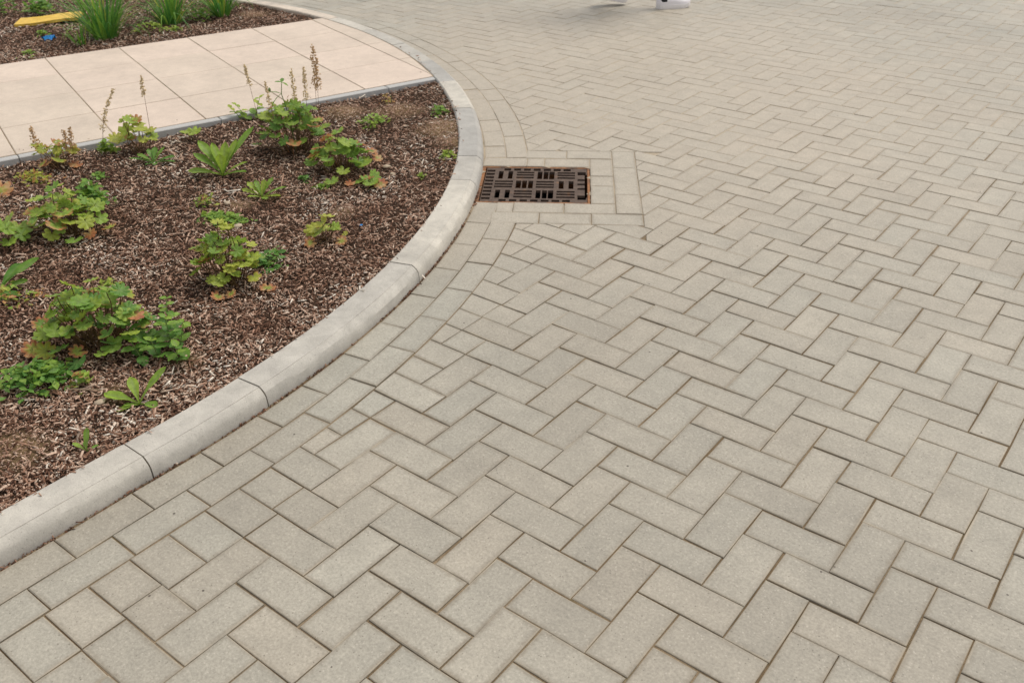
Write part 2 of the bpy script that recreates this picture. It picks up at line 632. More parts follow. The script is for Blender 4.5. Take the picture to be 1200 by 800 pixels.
ROW_TOP = 15
for j in range(jmin, ROW_TOP):
    y0, y1 = j * LU, (j + 1) * LU
    e0, e1 = x_edge(y0), x_edge(y1)
    e = (e0 + e1) / 2
    i0 = math.floor(e / LU)
    w = (i0 + 1) * LU - e
    k = ck(i0, j)
    cells = []
    if k == 0: cells = [(i0, 2)]
    elif k == 1: cells = [(i0, 1)] if w > 0.05 else [(i0, 2)]
    elif k == 2: cells = [(i0, 1)] if w > 0.05 else [(i0, 2)]
    else:
        cells = [(i0, 1)] if w > 0.05 else [(i0, 3)]
    n = cells[0][1]
    for q in range(-3, n): consumed.add((i0 + q, j))
    xr = (i0 + n) * LU
    if n == 3:
        xm = (e + xr) / 2
        pieces.append(([(e0, y0), (xm, y0), (xm, y1), (e1, y1)], 'cut'))
        pieces.append(([(xm, y0), (xr, y0), (xr, y1), (xm, y1)], 'cut'))
    else:
        pieces.append(([(e0, y0), (xr, y0), (xr, y1), (e1, y1)], 'cut'))


def clip_surround(poly):
    g = [gl(p) for p in poly]
    cand = []
    if all(x > SX1 for x, y in g) or all(y < SY0 for x, y in g) or all(y > SY1 for x, y in g): return poly
    for p, nr in ((gw(SX1, 0), GE1), (gw(0, SY0), -GE2), (gw(0, SY1), GE2)):
        c = clip_poly(poly, p, nr)
        cand.append((area(c) if len(c) > 2 else 0.0, c))
    return max(cand, key=lambda t: t[0])[1]


def clip_curve(poly):
    out = list(poly)
    for _ in range(2):
        if len(out) < 3: return out
        worst = min(out, key=lambda p: ks(*p)[1])
        s, d = ks(*worst)
        if d >= EDGE_OFF - 1e-4: return out
        cx = sum(p[0] for p in out) / len(out); cy = sum(p[1] for p in out) / len(out)
        s, _d = ks(cx, cy)
        nr = knormal(s)
        out = clip_poly(out, kp(s, EDGE_OFF), nr)
    return out


for i in range(imin, imax):
    for j in range(jmin, jmax):
        k = ck(i, j)
        if k not in (0, 2): continue
        other = (i + 1, j) if k == 0 else (i, j + 1)
        cells = [c for c in ((i, j), other) if c not in consumed]
        if not cells: continue
        ii = [c[0] for c in cells]; jj = [c[1] for c in cells]
        poly = [(min(ii) * LU, min(jj) * LU), ((max(ii) + 1) * LU, min(jj) * LU), ((max(ii) + 1) * LU, (max(jj) + 1) * LU), (min(ii) * LU, (max(jj) + 1) * LU)]
        cx = sum(p[0] for p in poly) / 4; cy = sum(p[1] for p in poly) / 4
        s, d = ks(cx, cy)
        if d < -0.1: continue
        full = len(cells) == 2
        if d < EDGE_OFF + 0.13:
            if cy < ROW_TOP * LU and d < EDGE_OFF: continue
            if cy >= ROW_TOP * LU - 0.1:
                p2 = clip_curve(poly)
                if p2 is not poly and len(p2) != 4 or p2 != poly: full = full and p2 == poly
                poly = p2
        if len(poly) > 2:
            p2 = clip_surround(poly)
            if p2 != poly: full = False
            poly = p2
        if len(poly) < 3 or area(poly) < 0.0008: continue
        pieces.append((poly, ('X' if k == 0 else 'Y') if full else 'cut'))
# row pieces near the surround
tmp = []
for poly, kind in pieces:
    if kind == 'cut':
        poly = clip_surround(poly) if len(poly) > 2 else poly
        if len(poly) < 3 or area(poly) < 0.0008: continue
    tmp.append((poly, kind))
pieces = tmp


def cam_uv(x, y, z=0.0):
    d = Vector((x, y, z)) - CAM
    zz = d.dot(FWD)
    if zz < 0.1: return None
    return 600 + 1080.22 * d.dot(RIGHT) / zz, 400 + 1080.22 * d.dot(DOWN) / zz, zz


order = []
for idx, (poly, kind) in enumerate(pieces):
    cx = sum(p[0] for p in poly) / len(poly); cy = sum(p[1] for p in poly) / len(poly)
    uv = cam_uv(cx, cy)
    vis = uv is not None and -60 < uv[0] < 1260 and -40 < uv[1] < 850
    order.append((0 if vis else 1, uv[2] if uv else 99, idx, cx, cy))
order.sort()
single = set(t[2] for t in order[:300])

# shared meshes for whole blocks
VAR = []
for q in range(14):
    r = random.Random(100 + q)
    hx, hy = LU - GAP + r.uniform(-0.0006, 0.0004), LU / 2 - GAP + r.uniform(-0.0005, 0.0004)
    v, f = prism([(-hx, -hy), (hx, -hy), (hx, hy), (-hx, hy)], r)
    me = bpy.data.meshes.new('paving_block')
    me.from_pydata(v, [], f)
    a = me.attributes.new('lc', 'FLOAT_VECTOR', 'POINT'); a.data.foreach_set('vector', np.array(v, dtype=np.float32).ravel())
    a = me.attributes.new('hs', 'FLOAT_VECTOR', 'POINT'); a.data.foreach_set('vector', np.array([(hx, hy, 1)] * len(v), dtype=np.float32).ravel())
    me.materials.append(M_BLOCK)
    VAR.append((me, v, f, (hx, hy, 1.0)))


def tone_hue(cx, cy, border=False):
    t = min(1, max(0, rnd.gauss(0.5, 0.22)))
    h = min(1, max(0, rnd.gauss(0.35, 0.16)))
    if border: h = min(1, h + 0.22)
    return t, h


SV, SF, S_lc, S_hs, S_t, S_h = [], [], [], [], [], []


def local_piece(poly, r, step=0.075):
    cx = sum(p[0] for p in poly) / len(poly); cy = sum(p[1] for p in poly) / len(poly)
    lp = inset([(x - cx, y - cy) for x, y in poly], GAP)
    v, f = prism(lp, r, step=step)
    hx = max(abs(p[0]) for p in lp); hy = max(abs(p[1]) for p in lp)
    return (cx, cy), v, f, (hx, hy, 1.0)


for vis, depth, idx, cx, cy in order:
    poly, kind = pieces[idx]
    t, h = tone_hue(cx, cy)
    dz = max(-0.0006, rnd.gauss(0, 0.0006))
    rx, ry, rz = rnd.gauss(0, 0.003), rnd.gauss(0, 0.003), rnd.gauss(0, 0.008)
    if kind in 'XY':
        me, v, f, hs = VAR[rnd.randrange(len(VAR))]
        base_rot = (0 if kind == 'X' else math.pi / 2) + (math.pi if rnd.random() < 0.5 else 0)
        jx, jy = rnd.gauss(0, 0.0009), rnd.gauss(0, 0.0009)
        if idx in single:
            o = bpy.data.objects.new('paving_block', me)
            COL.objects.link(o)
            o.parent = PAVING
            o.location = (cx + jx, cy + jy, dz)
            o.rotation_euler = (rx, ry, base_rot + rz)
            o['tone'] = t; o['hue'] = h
            continue
    else:
        (cx, cy), v, f, hs = local_piece(poly, rnd)
        base_rot = 0.0; jx = jy = 0.0
        if idx in single:
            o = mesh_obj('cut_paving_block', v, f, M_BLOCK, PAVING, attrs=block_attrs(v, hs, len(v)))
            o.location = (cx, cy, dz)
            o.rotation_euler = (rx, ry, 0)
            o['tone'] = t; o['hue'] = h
            continue
    if uv is None or depth > 40: continue
    mm = Matrix.Translation((cx + jx, cy + jy, dz)) @ Matrix.Rotation(base_rot + rz * (kind != 'cut'), 4, 'Z') @ Matrix.Rotation(rx, 4, 'X')
    b0 = len(SV)
    SV.extend([tuple(mm @ Vector(q)) for q in v])
    SF.extend([tuple(b0 + q for q in ff) for ff in f])
    S_lc.extend(v); S_hs.extend([hs] * len(v)); S_t.extend([t] * len(v)); S_h.extend([h] * len(v))
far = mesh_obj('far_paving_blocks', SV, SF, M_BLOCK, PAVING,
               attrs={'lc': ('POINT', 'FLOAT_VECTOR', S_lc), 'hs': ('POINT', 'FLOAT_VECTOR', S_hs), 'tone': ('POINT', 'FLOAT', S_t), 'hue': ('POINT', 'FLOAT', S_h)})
far['kind'] = 'stuff'


# border courses along the kerb and round the gully -----------------------------------------
def border_piece(poly, ax, name='border_block', t=None):
    cx = sum(p[0] for p in poly) / len(poly); cy = sum(p[1] for p in poly) / len(poly)
    ca, sa = math.cos(ax), math.sin(ax)
    loc = [((x - cx) * ca + (y - cy) * sa, -(x - cx) * sa + (y - cy) * ca) for x, y in poly]
    if area(loc) < 0: loc = loc[::-1]
    loc = inset(loc, GAP * 0.95)
    v, f = prism(loc, rnd, step=0.08)
    hs = (max(abs(p[0]) for p in loc), max(abs(p[1]) for p in loc), 1.0)
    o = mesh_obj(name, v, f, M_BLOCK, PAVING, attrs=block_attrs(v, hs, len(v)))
    o.location = (cx, cy, rnd.gauss(0, 0.0008))
    o.rotation_euler = (rnd.gauss(0, 0.005), rnd.gauss(0, 0.005), ax)
    tt, hh = tone_hue(cx, cy, True)
    o['tone'] = tt; o['hue'] = hh
    return o


def course(s_list, a, b):
    for s0, s1 in zip(s_list[:-1], s_list[1:]):
        sm = (s0 + s1) / 2
        poly = [kp(s0, a), kp(s0, b), kp(sm, b), kp(s1, b), kp(s1, a), kp(sm, a)]
        poly = [tuple(p) for p in poly]
        n = knormal(sm)
        border_piece(poly, math.atan2(n[1], n[0]) + math.pi / 2)


def s_of(pts): return [ks(*p)[0] for p in pts]


r1 = s_of([(-.746, -.57), (-.746, -.37), (-.75, -.17), (-.753, .028), (-.773, .204), (-.806, .398), (-.85, .6), (-.908, .803), (-.98, 1.0), (-1.065, 1.188), (-1.145, 1.372)])
r1 = [r1[0] - 0.2 * k for k in range(7, 0, -1)] + r1 + [ks(*gw(0.035, -0.006))[0]]
r2 = s_of([(-.646, -.683), (-.642, -.483), (-.648, -.281), (-.647, -.083), (-.659, .118), (-.691, .315), (-.73, .514), (-.781, .713), (-.836, .913), (-.908, 1.107), (-.993, 1.293)])
r2 = [r2[0] - 0.2 * k for k in range(6, 0, -1)] + r2 + [ks(*gw(0.095, -0.16))[0]]
course(r1, 0.009, 0.1035)
course(r2, 0.1035, 0.2005)
f1 = s_of([gw(-0.0, 0.506), (-1.67, 2.06), (-1.807, 2.22), (-1.93, 2.34), (-2.065, 2.47), (-2.198, 2.59), (-2.346, 2.695), (-2.5, 2.785)])
f2 = s_of([gw(0.13, 0.506), (-1.68, 2.23), (-1.82, 2.38), (-1.95, 2.51), (-2.09, 2.64)])
while f1[-1] < S1 + 4.2: f1.append(f1[-1] + 0.2)
while f2[-1] < S1 + 4.2: f2.append(f2[-1] + 0.2)
course(f1, 0.006, 0.1035)
course(f2, 0.1035, 0.2005)


def gpiece(x0, y0, x1, y1, ax=0.0):
    border_piece([tuple(gw(x0, y0)), tuple(gw(x1, y0)), tuple(gw(x1, y1)), tuple(gw(x0, y1))], GA + ax)


GX, GY = 0.462, 0.400
# near side
gpiece(0.086, -0.103, 0.154, -0.004); gpiece(0.154, -0.103, 0.358, -0.004); gpiece(0.358, -0.103, 0.564, -0.004)
gpiece(0.072, -0.207, 0.262, -0.103); gpiece(0.262, -0.207, 0.466, -0.103); gpiece(0.466, -0.207, 0.668, -0.103)
# far-right side
H = math.pi / 2
for a, b in ((-0.004, 0.185), (0.185, 0.297), (0.297, 0.504)): gpiece(GX + 0.002, a, 0.564, b, 0)
for a, b in ((-0.103, 0.095), (0.095, 0.400), (0.400, 0.604)): gpiece(0.564, a, 0.668, b, 0)
# far side
gpiece(-0.012, GY + 0.004, 0.185, 0.504); gpiece(0.185, GY + 0.004, 0.262, 0.504); gpiece(0.262, GY + 0.004, GX + 0.002, 0.504)
gpiece(0.176, 0.504, 0.360, 0.604); gpiece(0.360, 0.504, 0.564, 0.604)

# ------------------------------------------------------------------ kerb
KH = 0.056
KW = 0.112
kerb_foot = []


def kerb_profile():
    return [(-KW, -0.03), (-KW, KH - 0.006), (-KW + 0.005, KH), (-0.0250, KH), (-0.0247, KH - 0.0016), (-0.0212, KH - 0.0030), (-0.0075, KH - 0.0150), (-0.0022, KH - 0.0255), (0.0, 0.010), (0.0, -0.03)]


def kerb_run(s0, s1, name, mat, parent=None, shrink=0.0, z=0.0, step=0.035):
    prof = kerb_profile()
    n = max(2, int((s1 - s0) / step) + 1)
    v, f = [], []
    k = len(prof)
    for q in range(n):
        s = s0 + (s1 - s0) * q / (n - 1)
        for off, h in prof:
            if shrink: off = min(off, -shrink); h = h - shrink if h > 0 else h
            if shrink and off < -KW + shrink: off = -KW + shrink
            w = 0.0011 * noise.noise(Vector((s * 21, off * 160, h * 160))) + 0.0006 * noise.noise(Vector((s * 90, off * 300, h * 300)))
            p = kp(s, off + w)
            v.append((p[0], p[1], h + z + (w * 0.7 if h > 0.01 else 0)))
    for q in range(n - 1):
        for a in range(k - 1):
            f.append((q * k + a, q * k + a + 1, (q + 1) * k + a + 1, (q + 1) * k + a))
    f.append(tuple(range(k - 1, -1, -1)))
    f.append(tuple((n - 1) * k + a for a in range(k)))
    o = mesh_obj(name, v, f, mat, parent, smooth=True)
    o.data.set_sharp_from_angle(angle=math.radians(24))
    return o


kerb = kerb_run(0.2, S1 + 4.4, 'kerb', M_SAND, shrink=0.009)
tag(kerb, kind='structure')
kj = s_of([(-.85, -.303), (-.864, .069), (-1.03, .862), (-1.40, 1.56), (-1.55, 1.80), (-1.80, 2.09), (-2.02, 2.31), (-2.42, 2.60), (-2.80, 2.85)])
kj = [kj[0] - 0.915 * k for k in (3, 2, 1)] + kj
while kj[-1] < S1 + 4.0: kj.append(kj[-1] + 0.46)
ktones = [0.6, 0.75, 0.72, 0.62, 0.55, 0.90, 0.45, 0.05, 0.10, 0.85, 0.05, 0.45, 0.5, 0.8, 0.9, 1.0, 1.0, 1.0, 1.0]
for q, (a, b) in enumerate(zip(kj[:-1], kj[1:])):
    if a < 0.2: a = 0.2
    o = kerb_run(a + 0.002, b - 0.002, 'kerb_stone', M_KERB, kerb, z=rnd.gauss(0, 0.0012))
    o['tone'] = ktones[min(q, len(ktones) - 1)]
    o['cream'] = 0.85 if (a + b) / 2 > ks(-4.0, 3.2)[0] else 0.0

# ------------------------------------------------------------------ footpath of concrete flags
PO = np.array((-3.772, 1.685))
PU = np.array((0.948, -0.317)); PU /= np.linalg.norm(PU)
PN = np.array((-PU[1], PU[0]))
PITCH = 0.4295
PZ = 0.0555
UEDGE = 2 * PITCH


def pw(u, v): return PO + PU * u + PN * v


def clip_disc(poly, off):
    """keep what lies inside the kerb line offset by off"""
    out = poly
    for q in range(60):
        s = S1 - 2.0 + q * 0.12
        out = clip_poly(out, kp(s, off), -knormal(s))
        if len(out) < 3: return []
    return out


def flag_path():
    base = [tuple(pw(-2 * PITCH, -3.6)), tuple(pw(UEDGE, -3.6)), tuple(pw(UEDGE, 2.6)), tuple(pw(-2 * PITCH, 2.6))]
    poly = clip_disc(base, -KW + 0.02)
    v = [(x, y, PZ - 0.0024) for x, y in poly]
    o = mesh_obj('footpath', v, [tuple(range(len(v)))], M_SAND, attrs={'fill': ('POINT', 'FLOAT', [0.25] * len(v))})
    tag(o, kind='structure')
    for a in range(-2, 2):
        for b in range(-8, 6):
            g = 0.0027
            poly = [tuple(pw(a * PITCH, b * PITCH)), tuple(pw((a + 1) * PITCH, b * PITCH)), tuple(pw((a + 1) * PITCH, (b + 1) * PITCH)), tuple(pw(a * PITCH, (b + 1) * PITCH))]
            if area(poly) < 0: poly = poly[::-1]
            poly = clip_disc(poly, -KW - 0.003)
            if len(poly) < 3 or area(poly) < 0.002: continue
            cx = sum(p[0] for p in poly) / len(poly); cy = sum(p[1] for p in poly) / len(poly)
            lp = inset([(x - cx, y - cy) for x, y in poly], g)
            vv, ff = prism(lp, rnd, bev=0.002, depth=0.035, step=0.5, jit=0.0003)
            sl = mesh_obj('paving_slab', vv, ff, M_SLAB, o)
            sl.location = (cx, cy, PZ + rnd.gauss(0, 0.0006))
            sl['tone'] = rnd.random()
    # narrow edging strip along the bed
    k = 0
    vv0 = -3.6
    while True:
        vv1 = vv0 + 0.915
        poly = [tuple(pw(UEDGE + 0.003, vv0 + 0.002)), tuple(pw(UEDGE + 0.05, vv0 + 0.002)), tuple(pw(UEDGE + 0.05, vv1 - 0.002)), tuple(pw(UEDGE + 0.003, vv1 - 0.002))]
        if area(poly) < 0: poly = poly[::-1]
        poly = clip_disc(poly, -KW - 0.002)
        if len(poly) < 3: break
        cx = sum(p[0] for p in poly) / len(poly); cy = sum(p[1] for p in poly) / len(poly)
        e, ff = prism([(x - cx, y - cy) for x, y in poly], rnd, bev=0.004, depth=0.09, step=0.3, jit=0.0004)
        es = mesh_obj('edging_strip', e, ff, M_EDGE, o)
        es.location = (cx, cy, PZ - 0.001)
        vv0 = vv1
        k += 1
        if k > 9: break
    return o


flag_path()


# ------------------------------------------------------------------ planting beds
SANDY = [(-1.19, -.46, .10), (-2.33, 2.12, .13), (-1.97, 2.05, .15), (-2.55, 1.95, .12), (-1.80, 1.93, .10), (-1.22, -.16, .06), (-2.02, .88, .07), (-2.62, 1.70, .08),
         (-2.6, 1.2, .06), (-1.62, 1.05, .06), (-1.7, .1, .05), (-1.4, -.5, .06), (-2.6, .45, .06), (-1.2, .05, .05), (-4.75, 3.12, .12)]


def path_uv(x, y):
    d = np.array((x, y)) - PO
    return float(d @ PU), float(d @ PN)


def soil_z(x, y):
    base = 0.026 + 0.012 * noise.noise(Vector((x * 3.1, y * 3.1, 5))) + 0.006 * noise.noise(Vector((x * 9, y * 9, 9)))
    s, d = ks(x, y)
    if d > -KW - 0.12: base += 0.010 * (1 - abs(d + KW) / 0.12)
    for (sx, sy, sr) in SANDY:
        q = math.hypot(x - sx, y - sy) / sr
        if q < 1: base += 0.010 * (1 - q * q)
    return base


def sandy_at(x, y):
    w = 0.0
    for (sx, sy, sr) in SANDY:
        q = math.hypot(x - sx, y - sy) / sr + 0.35 * noise.noise(Vector((x * 14, y * 14, 2)))
        w = max(w, min(1.0, max(0.0, 1.45 - 1.3 * q)))
    return w


def bed(x0, x1, y0, y1, inside, step, name):
    nx, ny = int((x1 - x0) / step), int((y1 - y0) / step)
    idx = {}
    v, sa, f = [], [], []
    for i in range(nx + 1):
        for j in range(ny + 1):
            x, y = x0 + i * step, y0 + j * step
            if inside(x, y, 0.045):
                idx[(i, j)] = len(v)
                v.append((x, y, soil_z(x, y)))
                sa.append(sandy_at(x, y))
    for (i, j) in list(idx):
        q = [(i, j), (i + 1, j), (i + 1, j + 1), (i, j + 1)]
        if all(c in idx for c in q): f.append(tuple(idx[c] for c in q))
    o = mesh_obj(name, v, f, M_SOIL, smooth=True, attrs={'sandy': ('POINT', 'FLOAT', sa)})
    return tag(o, kind='structure')


def in_front(x, y, m=0.0):
    s, d = ks(x, y)
    if d > -KW + m: return False
    u, w = path_uv(x, y)
    return u > UEDGE + 0.05 - m


def in_back(x, y, m=0.0):
    s, d = ks(x, y)
    if d > -KW + m: return False
    u, w = path_uv(x, y)
    return u < -2 * PITCH + m


bed(-3.9, -0.85, -1.9, 2.9, in_front, 0.04, 'planting_bed')
bed(-9.0, -4.0, -0.6, 3.6, in_back, 0.06, 'planting_bed')


def chips(name, pts, label, size=1.0, tone_gain=1.0):
    n = len(pts)
    V = np.zeros((n * 8, 3), np.float32); T = np.zeros(n * 5, np.float32)
    base = np.array([(-1, -1, 0), (1, -1, 0), (1, 1, 0), (-1, 1, 0), (-1, -1, 1), (1, -1, 1), (1, 1, 1), (-1, 1, 1)], float)
    L = np.clip(nrs.lognormal(-4.72, 0.55, n), 0.0035, 0.050) * size
    Wd = np.clip(L * nrs.uniform(0.12, 0.40, n), 0.0014, 0.0050)
    H = nrs.uniform(0.0008, 0.0028, n)
    yaw = nrs.uniform(0, 2 * math.pi, n); tx = nrs.normal(0, 0.6, n); ty = nrs.normal(0, 0.38, n)
    tone = np.clip(nrs.beta(1.0, 1.35, n), 0, 1) * tone_gain
    tone[nrs.rand(n) < 0.02] = 0.99
    dk = np.array([noise.noise(Vector((p_[0] * 5, p_[1] * 5, 4))) for p_ in pts]); tone = np.clip(tone * (1 + 0.55 * dk), 0, 1)
    L = L * np.where(nrs.rand(n) < 0.025, 2.0, 1.0)
    zj = nrs.uniform(-0.003, 0.010, n)
    J = 1 + nrs.uniform(-0.35, 0.25, (n, 8, 1)) * np.array([1, 1, 0.4])
    loc = base[None] * J
    loc = loc * np.stack([L / 2, Wd / 2, H], 1)[:, None, :]
    # slight bend
    loc[:, :, 2] += (nrs.uniform(-0.06, 0.06, n)[:, None]) * np.abs(loc[:, :, 0])
    cx, sx = np.cos(tx)[:, None], np.sin(tx)[:, None]
    y = loc[:, :, 1] * cx - loc[:, :, 2] * sx; z = loc[:, :, 1] * sx + loc[:, :, 2] * cx; x = loc[:, :, 0]
    cy, sy = np.cos(ty)[:, None], np.sin(ty)[:, None]
    x, z = x * cy + z * sy, -x * sy + z * cy
    cw, sw = np.cos(yaw)[:, None], np.sin(yaw)[:, None]
    x, y = x * cw - y * sw, x * sw + y * cw
    P = np.array(pts)
    V[:, 0] = (x + P[:, 0:1]).ravel(); V[:, 1] = (y + P[:, 1:2]).ravel(); V[:, 2] = (z + P[:, 2:3] + zj[:, None]).ravel()
    quad = np.array([(4, 5, 6, 7), (0, 1, 5, 4), (1, 2, 6, 5), (2, 3, 7, 6), (3, 0, 4, 7)])
    F = (quad[None] + (np.arange(n) * 8)[:, None, None]).reshape(-1, 4)
    T = np.repeat(tone, 5)
    me = bpy.data.meshes.new(name)
    me.vertices.add(n * 8); me.vertices.foreach_set('co', V.ravel())
    me.loops.add(len(F) * 4); me.loops.foreach_set('vertex_index', F.ravel().astype(np.int32))
    me.polygons.add(len(F)); me.polygons.foreach_set('loop_start', np.arange(0, len(F) * 4, 4, dtype=np.int32))
    me.update(calc_edges=True)
    a = me.attributes.new('tone', 'FLOAT', 'FACE'); a.data.foreach_set('value', T.astype(np.float32))
    me.materials.append(M_CHIP)
    o = bpy.data.objects.new(name, me)
    COL.objects.link(o)
    return tag(o, label, 'mulch', kind='stuff')


def scatter(x0, x1, y0, y1, inside, dens, near):
    pts = []
    n = int((x1 - x0) * (y1 - y0) * dens)
    xs = nrs.uniform(x0, x1, n); ys = nrs.uniform(y0, y1, n); rr = nrs.rand(n)
    keep_r = nrs.rand(n)
    for x, y, r, kr in zip(xs, ys, rr, keep_r):
        if not inside(x, y): continue
        uv = cam_uv(x, y, 0.03)
        if uv is None or not (-560 < uv[0] < 1300 and -120 < uv[1] < 950): continue
        if r > max(0.30, min(1.0, near / uv[2] ** 2)): continue
        w = sandy_at(x, y)
        if kr < w * 0.80: continue
        pts.append((x, y, soil_z(x, y)))
    return pts


chips('bark_mulch', scatter(-3.9, -0.9, -1.3, 2.7, in_front, 33000, 6.0), 'brown bark chips covering the near planting bed behind the kerb')
chips('bark_mulch', scatter(-8.2, -4.2, 0.2, 3.5, in_back, 18000, 15.0), 'brown bark chips covering the far planting bed beyond the beige footpath', 1.25)

crumbs = []
for (sx, sy, sr) in SANDY:
    for q in range(int(sr * sr * 60000)):
        a, rr_ = rnd.uniform(0, 6.283), sr * math.sqrt(rnd.random()) * 1.1
        x, y = sx + math.cos(a) * rr_, sy + math.sin(a) * rr_
        if (in_front(x, y) or in_back(x, y)) and rnd.random() < sandy_at(x, y): crumbs.append((x, y, soil_z(x, y) - 0.001))
o_ = chips('soil_crumbs', crumbs, 'crumbly tan soil showing through gaps in the bark', 0.55)
o_['category'] = 'soil'
_t = o_.data.attributes['tone']; _a = np.zeros(len(_t.data), np.float32); _t.data.foreach_get('value', _a); _t.data.foreach_set('value', 0.42 + 0.42 * _a)

# loose chips caught in the gutter joint
gut = []
for q in range(1500):
    s = S_STRAIGHT + rnd.uniform(-0.75, 2.0)
    if noise.noise(Vector((s * 5, 0, 0))) < -0.12 and rnd.random() < 0.8: continue
    p = kp(s, rnd.uniform(0.0015, 0.0085))
    gut.append((p[0], p[1], -0.008))
chips('gutter_litter', gut, 'dark leaf litter caught along the foot of the curved kerb', 0.62, 0.42)['category'] = 'litter'


stray = []
for q in range(150):
    s = S_STRAIGHT + rnd.uniform(-0.8, 4.2)
    p = kp(s, -KW + abs(rnd.gauss(0, 0.010)) + 0.002)
    stray.append((p[0], p[1], KH + 0.0005))
for q in range(26):
    p = pw(UEDGE - abs(rnd.gauss(0, 0.05)), rnd.uniform(-1.4, 1.6))
    if ks(*p)[1] < -KW - 0.02: stray.append((p[0], p[1], PZ + 0.001))
chips('stray_chips', stray, 'loose bark chips strayed onto the kerb top and the footpath edge', 0.8)['category'] = 'litter'


# ------------------------------------------------------------------ gully grating
def boxes_mesh(rects, z0, z1, bev=0.0015):
    v, f = [], []
    for (x0, y0, x1, y1) in rects:
        b = len(v)
        for z, i in ((z0, 0.0), (z1 - bev, 0.0), (z1, bev)):
            v += [(x0 + i, y0 + i, z), (x1 - i, y0 + i, z), (x1 - i, y1 - i, z), (x0 + i, y1 - i, z)]
        for lay in (0, 4):
            for k in range(4):
                f.append((b + lay + k, b + lay + (k + 1) % 4, b + lay + 4 + (k + 1) % 4, b + lay + 4 + k))
        f.append((b + 8, b + 9, b + 10, b + 11))
        f.append((b + 3, b + 2, b + 1, b))
    return v, f


def gully():
    root = empty('drain_grating', (GO[0], GO[1], 0.0), GA)
    tag(root, 'rusty cast iron drain grating set in the paving beside the kerb', 'drain grating')
    W, Hh = GX + 0.0012, GY + 0.0015
    fr = 0.011
    v, f = boxes_mesh([(-0.012, 0, W, fr), (-0.012, Hh - fr, W, Hh), (-0.012, fr, fr - 0.004, Hh - fr), (W - fr, fr, W, Hh - fr)], -0.12, -0.003)
    # near-left corner follows the kerb
    mesh_obj('frame', v, f, M_RUST, root)
    # grid of the casting: ribs dividing panels
    xs0, xs1 = fr + 0.002, W - fr - 0.002
    ys0, ys1 = fr + 0.002, Hh - fr - 0.002
    bars = []
    # openings listed, then the casting is the complement on a fine grid
    N = 232; Mg = 186
    solid = np.ones((N, Mg), bool)
    def hole(x0, y0, x1, y1):
        a0 = int(round((x0 - xs0) / (xs1 - xs0) * N)); a1 = int(round((x1 - xs0) / (xs1 - xs0) * N))
        b0 = int(round((y0 - ys0) / (ys1 - ys0) * Mg)); b1 = int(round((y1 - ys0) / (ys1 - ys0) * Mg))
        solid[max(a0, 0):max(a1, 0), max(b0, 0):max(b1, 0)] = False
    # left comb
    for k in range(9):
        y = ys0 + 0.022 + k * 0.0385
        hole(xs0 + 0.002, y, xs0 + 0.038, y + 0.022)
    cols = [0.062, 0.150, 0.238, 0.326]          # left edge of the panels
    rows = [0.052, 0.158, 0.264]
    pw_, ph = 0.070, 0.090
    for ci, cx in enumerate(cols):
        for ri, ry in enumerate(rows):
            if (ci + ri) % 2 == 0:
                if ci == 0 or (ci == 3 and ri == 1):
                    ks_ = (0.006, 0.048)
                else:
                    ks_ = (0.000, 0.026, 0.052)
                for k in ks_:
                    hole(cx + k - 0.001, ry + 0.000, cx + k + 0.0205, ry + ph - 0.004)
            else:
                for k in range(3):
                    hole(cx - 0.003, ry + 0.006 + k * 0.029, cx + pw_ + 0.003, ry + 0.006 + k * 0.029 + 0.0185)
    for k in range(7):                           # slots along the near and far sides
        x = xs0 + 0.075 + k * 0.0435
        hole(x, ys0 + 0.004, x + 0.031, ys0 + 0.026)
        hole(x, ys1 - 0.030, x + 0.031, ys1 - 0.004)
    # broken right end
    hole(xs1 - 0.010, ys0 + 0.05, xs1, ys1 - 0.07)
    for a, b in ((0.03, 0.075), (0.135, 0.155), (0.185, 0.205), (0.235, 0.255), (0.300, 0.338)):
        hole(xs1 - 0.040, ys0 + a, xs1 - 0.004, ys0 + b)
    # greedy rectangles -> prisms (one casting)
    rects = []
    used = ~solid
    for a in range(N):
        b = 0
        while b < Mg:
            if used[a, b]: b += 1; continue
            e = b
            while e < Mg and not used[a, e]: e += 1
            w = a + 1
            while w < N and solid[w, b:e].all() and not used[w, b:e].any() and (b == 0 or not solid[w, b - 1] or used[w, b - 1]) and (e == Mg or not solid[w, e] or used[w, e]): w += 1
            used[a:w, b:e] = True
            rects.append((a, b, w, e))
            b = e
    dx, dy = (xs1 - xs0) / N, (ys1 - ys0) / Mg
    rr = [(xs0 + a * dx, ys0 + b * dy, xs0 + w * dx, ys0 + e * dy) for a, b, w, e in rects]
    v, f = boxes_mesh(rr, -0.017, -0.0045, 0.0)
    # drop the walls between touching prisms
    mesh_obj('grate', v, f, M_IRON, root)
    # pit
    d = -0.45
    v = [(-0.01, 0, -0.03), (W, 0, -0.03), (W, Hh, -0.03), (-0.01, Hh, -0.03), (-0.01, 0, d), (W, 0, d), (W, Hh, d), (-0.01, Hh, d)]
    v = [(x * 0.98 + 0.003, y * 0.97 + 0.006, z) for x, y, z in v]
    f = [(0, 4, 5, 1), (1, 5, 6, 2), (2, 6, 7, 3), (3, 7, 4, 0), (4, 7, 6, 5)]
    mesh_obj('gully_pot', v, f, M_DARK, root)


gully()


